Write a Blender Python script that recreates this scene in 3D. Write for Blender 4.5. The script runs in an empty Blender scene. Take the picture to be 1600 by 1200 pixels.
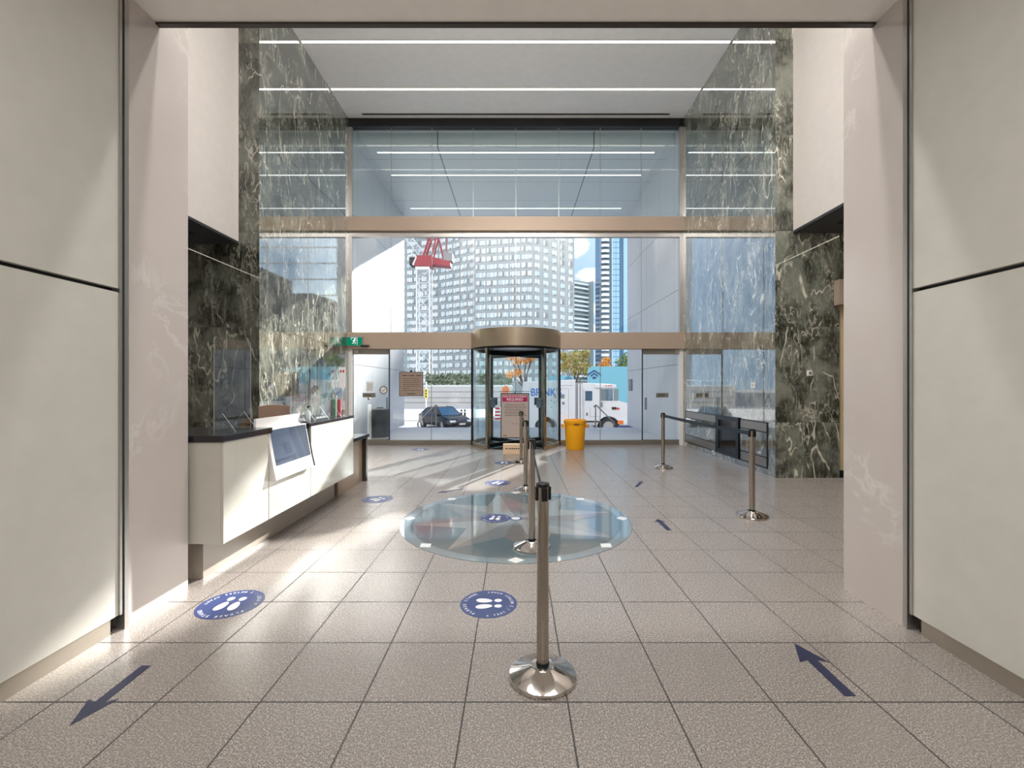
import bpy, bmesh, math, random
from mathutils import Vector, Matrix
R = math.radians
rnd = random.Random(7)
SC = bpy.context.scene
COL = SC.collection
F, CX, CY, EYE = 693.0, 806.0, 602.0, 1.5
def PX(px, y): return (px - CX) * y / F
def PZ(py, y): return EYE - (py - CY) * y / F

# ------------------------------------------------------------------ helpers
class MB:
    """collects faces, links them as ONE mesh object"""
    def __init__(s): s.v = []; s.f = []; s.m = []
    def add(s, vs, fs, mi=0):
        b = len(s.v); s.v += [tuple(p) for p in vs]
        for f in fs: s.f.append([b + i for i in f]); s.m.append(mi)
        return s
    def box(s, x0, x1, y0, y1, z0, z1, mi=0, M=None):
        vs = [Vector(p) for p in ((x0,y0,z0),(x1,y0,z0),(x1,y1,z0),(x0,y1,z0),(x0,y0,z1),(x1,y0,z1),(x1,y1,z1),(x0,y1,z1))]
        if M is not None: vs = [M @ p for p in vs]
        return s.add(vs, [(3,2,1,0),(4,5,6,7),(0,1,5,4),(1,2,6,5),(2,3,7,6),(3,0,4,7)], mi)
    def quad(s, a, b, c, d, mi=0): return s.add([a,b,c,d], [(0,1,2,3)], mi)
    def poly(s, pts, mi=0): return s.add(pts, [tuple(range(len(pts)))], mi)
    def prism(s, pts, ax, a, b, mi=0, mcap=None):
        """extrude a 2D outline along axis ax from a to b; outline in the two other axes, in order"""
        def mk(p, t):
            if ax == 'x': return (t, p[0], p[1])
            if ax == 'y': return (p[0], t, p[1])
            return (p[0], p[1], t)
        n = len(pts); vs = [mk(p, a) for p in pts] + [mk(p, b) for p in pts]
        s.add(vs, [(i, (i+1) % n, n + (i+1) % n, n + i) for i in range(n)], mi)
        k = len(s.v) - 2*n
        for f in (list(range(n))[::-1], list(range(n, 2*n))):
            s.f.append([k + i for i in f]); s.m.append(mi if mcap is None else mcap)
        return s
    def cyl(s, p0, p1, r0, r1=None, n=16, mi=0, caps=True):
        r1 = r0 if r1 is None else r1
        p0, p1 = Vector(p0), Vector(p1); d = (p1 - p0).normalized()
        u = d.orthogonal().normalized(); w = d.cross(u)
        vs = [p + (u*math.cos(2*math.pi*i/n) + w*math.sin(2*math.pi*i/n))*r for p, r in ((p0,r0),(p1,r1)) for i in range(n)]
        fs = [(i, (i+1) % n, n+(i+1) % n, n+i) for i in range(n)]
        if caps: fs += [tuple(range(n))[::-1], tuple(range(n, 2*n))]
        return s.add(vs, fs, mi)
    def tube(s, pts, r, n=8, mi=0):
        for a, b in zip(pts[:-1], pts[1:]): s.cyl(a, b, r, r, n, mi)
        return s
    def lathe(s, prof, c=(0,0,0), n=40, mi=0, a0=0.0, a1=2*math.pi):
        full = abs(a1 - a0 - 2*math.pi) < 1e-6
        k = n if full else n + 1
        vs = [(c[0]+r*math.cos(a0+(a1-a0)*i/n), c[1]+r*math.sin(a0+(a1-a0)*i/n), c[2]+z) for r, z in prof for i in range(k)]
        fs = []
        for j in range(len(prof)-1):
            for i in range(n):
                i2 = (i+1) % k
                fs.append((j*k+i, j*k+i2, (j+1)*k+i2, (j+1)*k+i))
        return s.add(vs, fs, mi)
    def arcwall(s, c, r, t, a0, a1, z0, z1, n=24, mi=0):
        """curved slab, angles in degrees"""
        vs = []
        for i in range(n+1):
            a = R(a0 + (a1-a0)*i/n)
            for rr in (r - t/2, r + t/2):
                for z in (z0, z1): vs.append((c[0]+rr*math.cos(a), c[1]+rr*math.sin(a), z))
        fs = []
        for i in range(n):
            b, e = 4*i, 4*i+4
            fs += [(b,e,e+1,b+1),(b+2,b+3,e+3,e+2),(b+1,e+1,e+3,b+3),(b,b+2,e+2,e)]
        fs += [(0,1,3,2),(4*n,4*n+2,4*n+3,4*n+1)]
        return s.add(vs, fs, mi)
    def ball(s, c, r, n=12, mi=0, sq=(1,1,1)):
        vs = []; fs = []; h = n//2
        for j in range(h+1):
            th = math.pi*j/h
            for i in range(n):
                ph = 2*math.pi*i/n
                vs.append((c[0]+r*sq[0]*math.sin(th)*math.cos(ph), c[1]+r*sq[1]*math.sin(th)*math.sin(ph), c[2]+r*sq[2]*math.cos(th)))
        for j in range(h):
            for i in range(n): fs.append((j*n+i, (j+1)*n+i, (j+1)*n+(i+1) % n, j*n+(i+1) % n))
        return s.add(vs, fs, mi)
    def mesh(s, vs, fs, T, mi=0): return s.add([T @ Vector(p) for p in vs], fs, mi)
    def build(s, name, mats, parent=None, smooth=None, bevel=0, fix=True, off=None):
        me = bpy.data.meshes.new(name)
        o = Vector((0,0,0)) if off is None else Vector(off)
        me.from_pydata([Vector(p) - o for p in s.v], [], s.f)
        mats = mats if isinstance(mats, (list, tuple)) else [mats]
        for m in mats: me.materials.append(m)
        me.polygons.foreach_set('material_index', [min(i, len(mats)-1) for i in s.m])
        if fix and len(s.f) < 60000:
            bm = bmesh.new(); bm.from_mesh(me)
            bmesh.ops.recalc_face_normals(bm, faces=bm.faces); bm.to_mesh(me); bm.free()
        if smooth is not None:
            me.polygons.foreach_set('use_smooth', [True]*len(me.polygons))
            me.set_sharp_from_angle(angle=R(smooth))
        me.update()
        ob = bpy.data.objects.new(name, me); COL.objects.link(ob)
        if parent is not None: ob.parent = parent
        if bevel:
            b = ob.modifiers.new('bevel', 'BEVEL'); b.width = bevel; b.segments = 2; b.limit_method = 'ANGLE'; b.angle_limit = R(40)
        return ob

def tag(o, label, cat, group=None, kind=None):
    o['label'] = label; o['category'] = cat
    if group: o['group'] = group
    if kind: o['kind'] = kind
    return o
def thing(name, label, cat, loc=(0,0,0), rz=0, group=None):
    o = bpy.data.objects.new(name, None); COL.objects.link(o)
    o.empty_display_size = .1; o.location = loc; o.rotation_euler = (0,0,rz)
    return tag(o, label, cat, group)
def struct(mb, name, mats, label, cat, **k):
    o = mb.build(name, mats, **k); return tag(o, label, cat, kind='structure')
def kids(o): return [c for c in COL.objects if c.parent == o]
def copy_tree(o, parent=None):
    c = o.copy(); COL.objects.link(c); c.parent = parent
    for ch in kids(o): copy_tree(ch, c)
    return c
def text_geo(txt, size, align='CENTER', bold=.012):
    cu = bpy.data.curves.new('t', 'FONT'); cu.body = txt; cu.size = size
    cu.align_x = align; cu.offset = bold*size; cu.align_y = 'CENTER'; cu.fill_mode = 'FRONT' if hasattr(cu, 'fill_mode') else cu.fill_mode
    ob = bpy.data.objects.new('t', cu); COL.objects.link(ob)
    dg = bpy.context.evaluated_depsgraph_get(); dg.update()
    me = ob.evaluated_get(dg).to_mesh()
    vs = [tuple(v.co) for v in me.vertices]; fs = [tuple(p.vertices) for p in me.polygons]
    ob.evaluated_get(dg).to_mesh_clear()
    bpy.data.objects.remove(ob); bpy.data.curves.remove(cu)
    return vs, fs

# ------------------------------------------------------------------ materials
def lin(h):
    c = [int(h[i:i+2], 16)/255 for i in (0,2,4)]
    return tuple(x/12.92 if x <= .04045 else ((x+.055)/1.055)**2.4 for x in c) + (1,)
class NT:
    def __init__(s, name):
        s.mat = bpy.data.materials.new(name); s.mat.use_nodes = True
        s.t = s.mat.node_tree; s.t.nodes.clear()
        s.out = s.t.nodes.new('ShaderNodeOutputMaterial')
    def n(s, typ, **kw):
        nd = s.t.nodes.new(typ)
        for k, v in kw.items(): setattr(nd, k, v)
        return nd
    def link(s, a, b): s.t.links.new(a, b)
    def inp(s, sock, v):
        if hasattr(v, 'is_output'): s.t.links.new(v, sock)
        else: sock.default_value = v
    def math(s, op, a, b=0.0, c=0.0):
        nd = s.n('ShaderNodeMath', operation=op)
        for i, v in enumerate((a, b, c)): s.inp(nd.inputs[i], v)
        return nd.outputs[0]
    def mix(s, f, a, b):
        nd = s.n('ShaderNodeMix', data_type='RGBA'); s.inp(nd.inputs[0], f); s.inp(nd.inputs[6], a); s.inp(nd.inputs[7], b)
        return nd.outputs[2]
    def coord(s):
        tc = s.n('ShaderNodeTexCoord'); sp = s.n('ShaderNodeSeparateXYZ'); s.link(tc.outputs['Object'], sp.inputs[0])
        return tc.outputs['Object'], sp.outputs
    def comb(s, x, y, z):
        nd = s.n('ShaderNodeCombineXYZ')
        for i, v in enumerate((x,y,z)): s.inp(nd.inputs[i], v)
        return nd.outputs[0]
    def noise(s, vec, scale, detail=3, rough=.5, dist=0.0):
        nd = s.n('ShaderNodeTexNoise'); s.link(vec, nd.inputs['Vector'])
        nd.inputs['Scale'].default_value = scale; nd.inputs['Detail'].default_value = detail
        nd.inputs['Roughness'].default_value = rough; nd.inputs['Distortion'].default_value = dist
        return nd.outputs[0]
    def ramp(s, v, lo, hi, a=0.0, b=1.0):
        nd = s.n('ShaderNodeMapRange'); nd.interpolation_type = 'SMOOTHSTEP'
        for i, x in enumerate((v, lo, hi, a, b)): s.inp(nd.inputs[i], x)
        return nd.outputs[0]
    def joint(s, c, off, per, w):
        """1 on a periodic line of width w"""
        m = s.math('FLOORED_MODULO', s.math('SUBTRACT', c, off - w/2), per)
        return s.math('LESS_THAN', m, w)
    def surf(s, sh): s.link(sh, s.out.inputs[0]); return s.mat
    def pbsdf(s, col, rough=.5, metal=0.0, ior=1.5, **kw):
        b = s.n('ShaderNodeBsdfPrincipled')
        s.inp(b.inputs['Base Color'], col); s.inp(b.inputs['Roughness'], rough); s.inp(b.inputs['Metallic'], metal); b.inputs['IOR'].default_value = ior
        for k, v in kw.items(): s.inp(b.inputs[k], v)
        return b
def mat(name, hexc, rough=.5, metal=0.0, var=.06, vs=8.0, ior=1.5):
    """plain surface with a faint procedural variation in tone and gloss"""
    t = NT(name); vec, _ = t.coord(); n = t.noise(vec, vs, 3)
    c = lin(hexc); d = tuple(x*(1-var) for x in c[:3]) + (1,); e = tuple(min(1, x*(1+var)) for x in c[:3]) + (1,)
    b = t.pbsdf(t.mix(n, d, e), t.math('ADD', rough*.92, t.math('MULTIPLY', n, rough*.16)), metal, ior)
    return t.surf(b.outputs[0])
def glass(name, tint, refl=1.0, rough=0.0, ior=1.5):
    t = NT(name); tr = t.n('ShaderNodeBsdfTransparent'); tr.inputs[0].default_value = tint
    gl = t.n('ShaderNodeBsdfGlossy'); gl.inputs['Roughness'].default_value = rough; gl.inputs[0].default_value = (1,1,1,1)
    fr = t.n('ShaderNodeFresnel'); fr.inputs[0].default_value = ior
    # a pane's back face sees the same air-to-glass step
    geo = t.n('ShaderNodeNewGeometry')
    iorv = t.math('ADD', t.math('MULTIPLY', geo.outputs['Backfacing'], 1/ior - ior), ior)
    t.link(iorv, fr.inputs[0])
    mx = t.n('ShaderNodeMixShader'); t.link(t.math('MULTIPLY', fr.outputs[0], refl), mx.inputs[0])
    t.link(tr.outputs[0], mx.inputs[1]); t.link(gl.outputs[0], mx.inputs[2])
    return t.surf(mx.outputs[0])
def emit(name, col, st):
    t = NT(name); e = t.n('ShaderNodeEmission'); e.inputs[0].default_value = col; e.inputs[1].default_value = st
    return t.surf(e.outputs[0])

def m_granite():
    t = NT('granite_tiles'); vec, (x, y, z) = t.coord()
    ix = t.math('FLOOR', t.math('DIVIDE', t.math('SUBTRACT', x, .245), .4855)); iy = t.math('FLOOR', t.math('DIVIDE', t.math('SUBTRACT', y, 2.10), .4855))
    wn = t.n('ShaderNodeTexWhiteNoise'); wn.noise_dimensions = '2D'; t.link(t.comb(ix, iy, 0), wn.inputs['Vector'])
    sp1 = t.noise(vec, 190, 2, .7); sp2 = t.noise(vec, 95, 2, .6); sp3 = t.noise(vec, 260, 1, .6)
    c = t.mix(t.ramp(sp1, .40, .58), lin('605954'), lin('b8afa9'))
    c = t.mix(t.math('MULTIPLY', t.ramp(sp2, .54, .66), .35), c, lin('d8d3cd'))
    c = t.mix(t.math('MULTIPLY', t.ramp(sp3, .58, .68), .6), c, lin('48423e'))
    c = t.mix(t.math('MULTIPLY', wn.outputs[0], .16), c, lin('857d77'))
    j = t.math('MAXIMUM', t.joint(x, .245, .4855, .008), t.joint(y, 2.10, .4855, .009))
    c = t.mix(t.math('MULTIPLY', j, .95), c, lin('1c1815'))
    r = t.math('ADD', t.math('ADD', .22, t.math('MULTIPLY', sp2, .10)), t.math('MULTIPLY', j, .4))
    return t.surf(t.pbsdf(c, r, 0, 1.85).outputs[0])
def m_marble():
    t = NT('green_marble'); vec, (x, y, z) = t.coord()
    pz = t.math('FLOOR', t.math('DIVIDE', t.math('SUBTRACT', z, .9), 1.55))
    py = t.math('FLOOR', t.math('DIVIDE', t.math('SUBTRACT', y, 7.26), 1.98))
    off = t.math('ADD', t.math('MULTIPLY', pz, 7.3), t.math('MULTIPLY', py, 3.7))
    zz = t.math('ADD', t.math('MULTIPLY', z, .34), t.math('MULTIPLY', t.math('ADD', x, y), .10))
    co = t.comb(t.math('ADD', x, off), t.math('ADD', y, off), zz)
    n1 = t.noise(co, 2.1, 3, .5, .25); n2 = t.noise(co, 6.5, 5, .6, .9); n3 = t.noise(co, 2.9, 4, .6, .4)
    cl = t.noise(t.comb(t.math('ADD', x, off), y, t.math('MULTIPLY', z, .8)), 2.6, 6, .65, .3)
    pt = t.noise(co, 3.6, 3)
    v1 = t.math('MULTIPLY', t.ramp(t.math('ABSOLUTE', t.math('SUBTRACT', n1, .5)), .012, .002), t.ramp(pt, .44, .54))
    v2 = t.math('MULTIPLY', t.ramp(t.math('ABSOLUTE', t.math('SUBTRACT', n2, .5)), .030, .004), t.ramp(n3, .44, .60))
    vein = t.math('MAXIMUM', v1, t.math('MULTIPLY', v2, .7))
    fine = t.noise(t.comb(t.math('MULTIPLY', t.math('ADD', x, off), 3), t.math('MULTIPLY', y, 3), z), 9, 5, .7, .5)
    c = t.mix(t.ramp(cl, .36, .66), lin('2c2e24'), lin('828579'))
    c = t.mix(t.math('MULTIPLY', t.ramp(fine, .48, .72), .5), c, lin('a8aa9d'))
    c = t.mix(t.math('MULTIPLY', vein, .95), c, lin('dedaca'))
    j = t.math('MAXIMUM', t.joint(z, .9, 1.55, .006), t.joint(y, 7.26, 1.98, .006))
    c = t.mix(t.math('MULTIPLY', j, .6), c, lin('1c1c18'))
    lw = t.n('ShaderNodeLayerWeight'); lw.inputs[0].default_value = .5
    fac = t.math('ADD', .03, t.math('MULTIPLY', t.math('POWER', lw.outputs['Facing'], 2.0), .95))
    df = t.n('ShaderNodeBsdfDiffuse'); t.inp(df.inputs[0], c)
    gl = t.n('ShaderNodeBsdfGlossy'); gl.inputs['Roughness'].default_value = .03; gl.inputs[0].default_value = (.97,.98,.98,1)
    mx = t.n('ShaderNodeMixShader'); t.link(fac, mx.inputs[0]); t.link(df.outputs[0], mx.inputs[1]); t.link(gl.outputs[0], mx.inputs[2])
    return t.surf(mx.outputs[0])
def m_whitestone():
    t = NT('white_stone'); vec, _ = t.coord()
    n = t.noise(vec, 1.6, 6, .6, .8); v = t.ramp(t.math('ABSOLUTE', t.math('SUBTRACT', n, .5)), .03, .0)
    pt = t.noise(vec, 1.1, 3)
    c = t.mix(t.math('MULTIPLY', t.math('MULTIPLY', v, t.ramp(pt, .5, .65)), .6), t.mix(t.noise(vec, 3, 5), lin('c2b9b4'), lin('cbc3be')), lin('dcd7d2'))
    return t.surf(t.pbsdf(c, .22).outputs[0])
def m_extpanel():
    t = NT('exterior_white_panel'); vec, (x, y, z) = t.coord()
    h = t.math('MAXIMUM', t.joint(z, 2.04, 60, .02), t.joint(z, 3.97, 60, .02))
    h = t.math('MAXIMUM', h, t.joint(z, 5.9, 60, .02))
    j = t.math('MAXIMUM', h, t.math('MULTIPLY', t.joint(y, 11.75, 1.24, .016), .6))
    c = t.mix(t.math('MULTIPLY', j, .75), t.mix(t.noise(vec, .9, 2), lin('cdd0d4'), lin('d6d8dc')), lin('45484c'))
    return t.surf(t.pbsdf(c, .32).outputs[0])
def m_soffit():
    t = NT('canopy_soffit_panel'); vec, (x, y, z) = t.coord()
    j = t.math('MAXIMUM', t.joint(x, 2.07, 4.14, .035), t.math('MULTIPLY', t.joint(y, 12.37, 1.37, .02), .7))
    c = t.mix(t.math('MULTIPLY', j, .8), lin('e4e7e9'), lin('4a5054'))
    return t.surf(t.pbsdf(c, .4).outputs[0])
def m_paving():
    t = NT('plaza_paving'); vec, (x, y, z) = t.coord()
    j = t.math('MAXIMUM', t.joint(x, .0, .9, .008), t.joint(y, 11.4, .9, .008))
    c = t.mix(t.noise(vec, 40, 3), lin('c2c4c8'), lin('d4d6da'))
    c = t.mix(t.math('MULTIPLY', j, .5), c, lin('6c6c70'))
    return t.surf(t.pbsdf(c, .6).outputs[0])
def m_brush(name, hexc, rough, metal):
    t = NT(name); vec, (x, y, z) = t.coord()
    n = t.noise(t.comb(t.math('MULTIPLY', x, 2), t.math('MULTIPLY', y, 2), t.math('MULTIPLY', z, 90)), 6, 3)
    c = lin(hexc); d = tuple(v*.93 for v in c[:3]) + (1,)
    return t.surf(t.pbsdf(t.mix(n, d, c), t.math('ADD', rough, t.math('MULTIPLY', n, .06)), metal).outputs[0])
def m_leaf(name, a, b):
    t = NT(name); vec, _ = t.coord()
    c = t.mix(t.ramp(t.noise(vec, 2.0, 4), .35, .65), lin(a), lin(b))
    return t.surf(t.pbsdf(c, .7).outputs[0])

granite, marble, wstone, extp, soff, paving = m_granite(), m_marble(), m_whitestone(), m_extpanel(), m_soffit(), m_paving()
M = {}
def mat_pol(name, hx):
    t = NT(name); vec, _ = t.coord(); c = lin(hx); d = tuple(x*.85 for x in c[:3]) + (1,)
    return t.surf(t.pbsdf(t.mix(t.noise(vec, 60, 4), d, c), .06, 0, 2.1).outputs[0])
for nm, hx, ro, me in (('near_ceiling','f4efe9',.6,0),('white_paint','cfc8c2',.55,0),('ceiling_paint','f6f7f8',.6,0),('cream_paint','cbb893',.6,0),('backglass','d6d4cd',.34,0),
    ('counter_glass','cfcdc4',.14,0),('counter_base','b7ada2',.4,0),('dark_top','26242a',.16,0),('dark_brown','3a302c',.4,0),('desk_beige','a8927c',.4,0),
    ('black','0c0d0e',.4,0),('black_gloss','08090b',.08,0),('dark_frame','20262a',.3,.5),('dark_soffit','35363a',.35,.3),('white_plastic','e9e8e6',.3,0),
    ('yellow','f8ae08',.35,0),('label_brown','7a4a10',.5,0),('sticker_blue','3f4b78',.4,0),('sticker_white','e2e2e6',.4,0),('arrow_blue','2b2f4e',.45,0),
    ('inlay_grey','858a8c',.06,0),('inlay_pale','949797',.10,0),('inlay_teal','6c7a7e',.09,0),('inlay_ring','8d9ca4',.09,0),('inlay_white','e0e4e6',.12,0),('inlay_mauve','807d7c',.10,0),
    ('exit_green','0f8a62',.4,0),('paper','e8e6ea',.6,0),('paper_taupe','9a867a',.55,0),('paper_beige','ab9f98',.55,0),('magenta','a30a55',.5,0),('red','b8202a',.5,0),
    ('ink','3b3330',.6,0),('box_card','e0c3a4',.7,0),('plaque','8a8680',.35,.4),('concrete','b5b4b4',.8,0),('concrete_dark','8f8f92',.8,0),('asphalt','8c8c90',.85,0),
    ('brick_grey','98a2a7',.8,0),('win_white','e2e8ea',.35,0),('win_blue','bcd2dc',.12,0),('win_dark','7b898e',.1,0),('teal','74b4c6',.5,0),('navy','24406f',.4,0),
    ('truck_white','e4e2e4',.35,0),('truck_grey','a8a6a8',.4,0),('letter_blue','2f78d0',.4,0),('rubber','26262a',.7,0),('car_black','171a22',.12,.2),('car_glass','4c687e',.05,.3),
    ('orange','f07a2a',.4,0),('crane_white','dcdfe2',.4,0),('crane_red','9c2f3c',.4,0),('bark','54453c',.9,0),('slate','59687a',.35,0),('trash_dark','2b333d',.4,0),
    ('chair_brown','8b7262',.5,0),('belt','20303c',.6,0),('tower_glass','3f87a8',.08,.4),('tower_pale','8fb9d2',.08,.2),('tower_dark','2d5f80',.15,.3),('leaf_teal','0f5a58',.5,0),
    ('red_light','d03a2a',.4,0),('yellow_signal','c9b43a',.5,0),('screen_frame','f1f0ee',.25,0)):
    M[nm] = mat(nm, hx, ro, me)
for k, hx in (('inlay_grey','7c8184'),('inlay_pale','8e9191'),('inlay_teal','64737a'),('inlay_ring','83939c'),('inlay_mauve','787676')): M[k] = mat_pol(k, hx)
steel = m_brush('brushed_steel', 'b5aca2', .16, 1.0)
chrome = m_brush('polished_steel', 'cfc8c2', .07, 1.0)
alu = m_brush('aluminium_trim', 'b9b6b2', .3, .85)
bronze = m_brush('satin_bronze', 'b8a594', .45, .35)
bronze2 = m_brush('satin_bronze_drum', 'b5a692', .26, .75)
kick = m_brush('satin_kick', 'b5aca0', .3, .7)
kick2 = m_brush('satin_sill', '9c968e', .3, .8)
g_clear = glass('clear_glass', (.97,.985,.987,1))
g_tint = glass('tinted_glass', (.885,.94,.95,1))
g_door = glass('door_glass', (.945,.972,.975,1))
def m_edge():
    t = NT('acrylic_edge'); tr = t.n('ShaderNodeBsdfTransparent'); tr.inputs[0].default_value = (.95,.97,.98,1)
    b = t.pbsdf(lin('e6f0f4'), .25); mx = t.n('ShaderNodeMixShader'); mx.inputs[0].default_value = .42
    t.link(tr.outputs[0], mx.inputs[1]); t.link(b.outputs[0], mx.inputs[2]); return t.surf(mx.outputs[0])
M['acrylic_edge'] = m_edge()
g_curve = glass('curved_tinted_glass', (.90,.955,.96,1))
g_acr = glass('acrylic', (.95,.965,.97,1), 1.0)
# ------------------------------------------------------------------ room shell
YF = 11.2; XL = 4.2; ZC = 8.2; YL, YR = 7.26, 7.18; SZL, SZR = 3.81, 3.96; BXL, BXR = -4.54, 4.49; PW = 2.41
o = struct(MB().box(-9, 9, -6, YF+.15, -.3, 0), 'floor', granite, 'speckled grey granite tile floor of the lobby', 'floor')
struct(MB().box(-9, 9, 2.99, YF+.55, ZC, ZC+.4), 'ceiling', M['ceiling_paint'], 'high white lobby ceiling with two lines of light', 'ceiling')
struct(MB().box(-PW-.04, PW+.04, -6, 2.99, 3.93, 4.2).box(-PW-.8, PW+.8, 2.7, 2.985, 4.2, ZC), 'ceiling_near', M['near_ceiling'], 'lower white ceiling ending in a straight edge above the camera', 'ceiling')
struct(MB().box(-PW+.0, PW-.0, 2.965, 3.0, 3.916, 3.93), 'trim_1', M['dark_brown'], 'thin dark edge strip along the lower ceiling', 'trim')
# marble walls and their returns
struct(MB().box(-XL-.5, -XL, YL+.5, YF+.15, 0, ZC).box(-9, -XL, YL, YL+.5, 0, ZC), 'wall_left', marble, 'polished green veined marble wall on the reception desk side', 'wall')
struct(MB().box(XL, XL+.5, YR+.5, YF+.15, 0, ZC).box(XL, 5.24, YR, YR+.5, 0, ZC).box(5.24, 9, YR+.05, YR+.5, 2.8, ZC), 'wall_right', marble, 'polished green veined marble wall above the grilled panels', 'wall')
struct(MB().box(5.24, 9, YR+.03, YR+.4, 0, 2.8), 'wall_cream', M['cream_paint'], 'cream wall sliver at the end of the dark marble', 'wall')
struct(MB().box(5.25, 9, YR+.0, YR+.03, 0, .12), 'baseboard_cream', M['black'], 'dark baseboard under the cream wall', 'baseboard')
struct(MB().box(5.15, 9, YR-.12, YR+.03, 2.79, 3.19), 'trim_2', bronze, 'bronze header box above the cream wall', 'trim')
# white upper boxes with dark soffits
struct(MB().box(-9, BXL, 2.4, YL, SZL+.04, ZC), 'wall_left_upper', M['white_paint'], 'white upper wall box above the reception side passage', 'wall')
struct(MB().box(BXR, 9, 2.4, YR, SZR+.04, ZC), 'wall_right_upper', M['white_paint'], 'white upper wall box above the passage opposite the desk', 'wall')
sl = struct(MB().box(-9, BXL+.005, 2.4, YL, SZL, SZL+.04), 'ceiling_left_soffit', M['dark_soffit'], 'dark soffit under the white box on the desk side', 'ceiling')
sr = struct(MB().box(BXR-.005, 9, 2.4, YR, SZR, SZR+.04), 'ceiling_right_soffit', M['dark_soffit'], 'dark soffit under the white box opposite the desk', 'ceiling')
for s, zs, lab in ((-1, SZL, 'dark slot vent in the soffit on the desk side'), (1, SZR, 'dark slot vent in the soffit opposite the desk')):
    t = thing('ceiling_vent', lab, 'vent', (s*4.98, 6.0, zs))
    MB().box(-.09, .09, -.75, .75, -.012, .0).build('frame', M['dark_frame'], t)
    for k in range(3): MB().box(-.07+.05*k, -.045+.05*k, -.72, .72, -.018, -.012).build('slot', M['black'], t)
# outer enclosure (out of the frame, closes the passages)
struct(MB().box(-9.3, -9, -6, 7.8, 0, ZC), 'wall_left_outer', M['white_paint'], 'outer white wall of the desk side passage', 'wall')
struct(MB().box(9, 9.3, -6, 7.8, 0, ZC), 'wall_right_outer', M['white_paint'], 'outer white wall of the passage opposite the desk', 'wall')
for s, q in ((-1, 'desk-side'), (1, 'other')): struct(MB().box(min(s*9, s*(PW+.8)), max(s*9, s*(PW+.8)), 2.3, 2.7, 0, ZC), 'wall_back_' + ('left' if s < 0 else 'right'), M['white_paint'], 'white wall behind the %s stone pillar' % q, 'wall')
struct(MB().box(-3, 3, -6.3, -6, 0, 4.2), 'wall_rear', M['white_paint'], 'white wall at the far end behind the viewer', 'wall')
# stone pillars beside the camera
for s, nm, lab in ((-1, 'pillar_left', 'pale stone pillar beside the reception desk'), (1, 'pillar_right', 'pale stone pillar beside the dark marble return')):
    m = MB().box(min(s*PW, s*3.3), max(s*PW, s*3.3), 2.755, 3.26, 0, ZC)
    struct(m, nm, wstone, lab, 'pillar')
# back-painted glass wall panels of the corridor
for s, side in ((-1, 'left'), (1, 'right')):
    def bx(x0, x1, *r):
        return MB().box(min(s*x0, s*x1), max(s*x0, s*x1), *r)
    struct(bx(PW+.05, PW+.4, -6, 2.70, 0, 4.0), 'wall_%s_core' % side, M['black'], 'dark backing wall behind the %s glass panels' % ('desk side' if s < 0 else 'plain side'), 'wall')
    d = 'on the desk side' if s < 0 else 'opposite the desk side'
    for nm, z0, z1, w in (('lower', .10, 2.065, 'lower'), ('upper', 2.09, 3.915, 'upper')):
        m = bx(PW+.01, PW+.045, -1.2, 2.70, z0, z1); 
        m.box(min(s*(PW+.01), s*(PW+.045)), max(s*(PW+.01), s*(PW+.045)), -6, -1.22, z0, z1)
        struct(m, 'wall_%s_panel_%s' % (side, nm), M['backglass'], '%s white glass wall panel %s' % (w, d), 'wall panel')
    struct(bx(PW+.022, PW+.05, -6, 2.66, 0, .10), 'baseboard_%s' % side, kick, 'metal baseboard under the white glass panels %s' % d, 'baseboard')
    m = bx(PW-.004, PW+.05, 2.728, 2.757, 0, 3.93); m.box(min(s*(PW+.0), s*(PW+.05)), max(s*(PW+.0), s*(PW+.05)), 2.70, 2.716, .10, 3.93)
    struct(m, 'trim_panel_%s' % side, alu, 'vertical metal edge strip beside the stone pillar %s' % d, 'trim')
# ------------------------------------------------------------------ facade
def pane(m, x0, x1, z0, z1, y=YF, t=.012): m.box(x0, x1, y-t/2, y+t/2, z0, z1)
JX = [-XL+.08] + [PX(p, YF) for p in (611, 675, 739.5, 806, 873, 938, 1002)] + [XL-.08]
def glazing(name, z0, z1, xs, g, label, frame_mat=alu, top=0, bot=0, side=True):
    fr = MB(); gl = MB()
    x0, x1 = xs[0], xs[-1]
    if side:
        fr.box(x0-.08, x0, YF-.05, YF+.05, z0, z1); fr.box(x1, x1+.08, YF-.05, YF+.05, z0, z1)
    if top: fr.box(x0, x1, YF-.05, YF+.05, z1-top, z1)
    if bot: fr.box(x0, x1, YF-.05, YF+.05, z0, z0+bot)
    for a, b in zip(xs[:-1], xs[1:]): pane(gl, a+.004, b-.004, z0+bot, z1-top)
    for a in xs[1:-1]: fr.box(a-.006, a+.006, YF-.006, YF+.02, z0+bot, z1-top)
    o = struct(fr, name, frame_mat, label, 'window')
    gl.build('glazing', g, o)
    return o
glazing('window_1', 5.7, ZC, JX, g_tint, 'tinted glass band above the upper bronze header', top=.0)
struct(MB().box(-XL+.0, XL, YF-.08, YF+.12, ZC-.2, ZC), 'trim_3', M['black'], 'black head strip along the top of the tall window', 'trim')
glazing('window_2', 2.8, 5.37, JX, g_clear, 'clear glass band between the two bronze headers', top=.14)
glazing('window_3', .0, 2.42, [PX(609, YF), PX(674, YF), -1.1], g_clear, 'clear glass sidelight with the taupe notice', kick2, bot=.12, side=False)
glazing('window_4', .0, 2.42, [1.1, PX(938, YF), PX(1003, YF)], g_clear, 'clear glass sidelight behind the yellow bin', kick2, bot=.12, side=False)
struct(MB().box(-XL-.04, XL+.04, YF-.15, YF+.15, 5.36, 5.71), 'trim_4', bronze, 'upper bronze header beam across the glass front', 'trim', bevel=.004)
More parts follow.
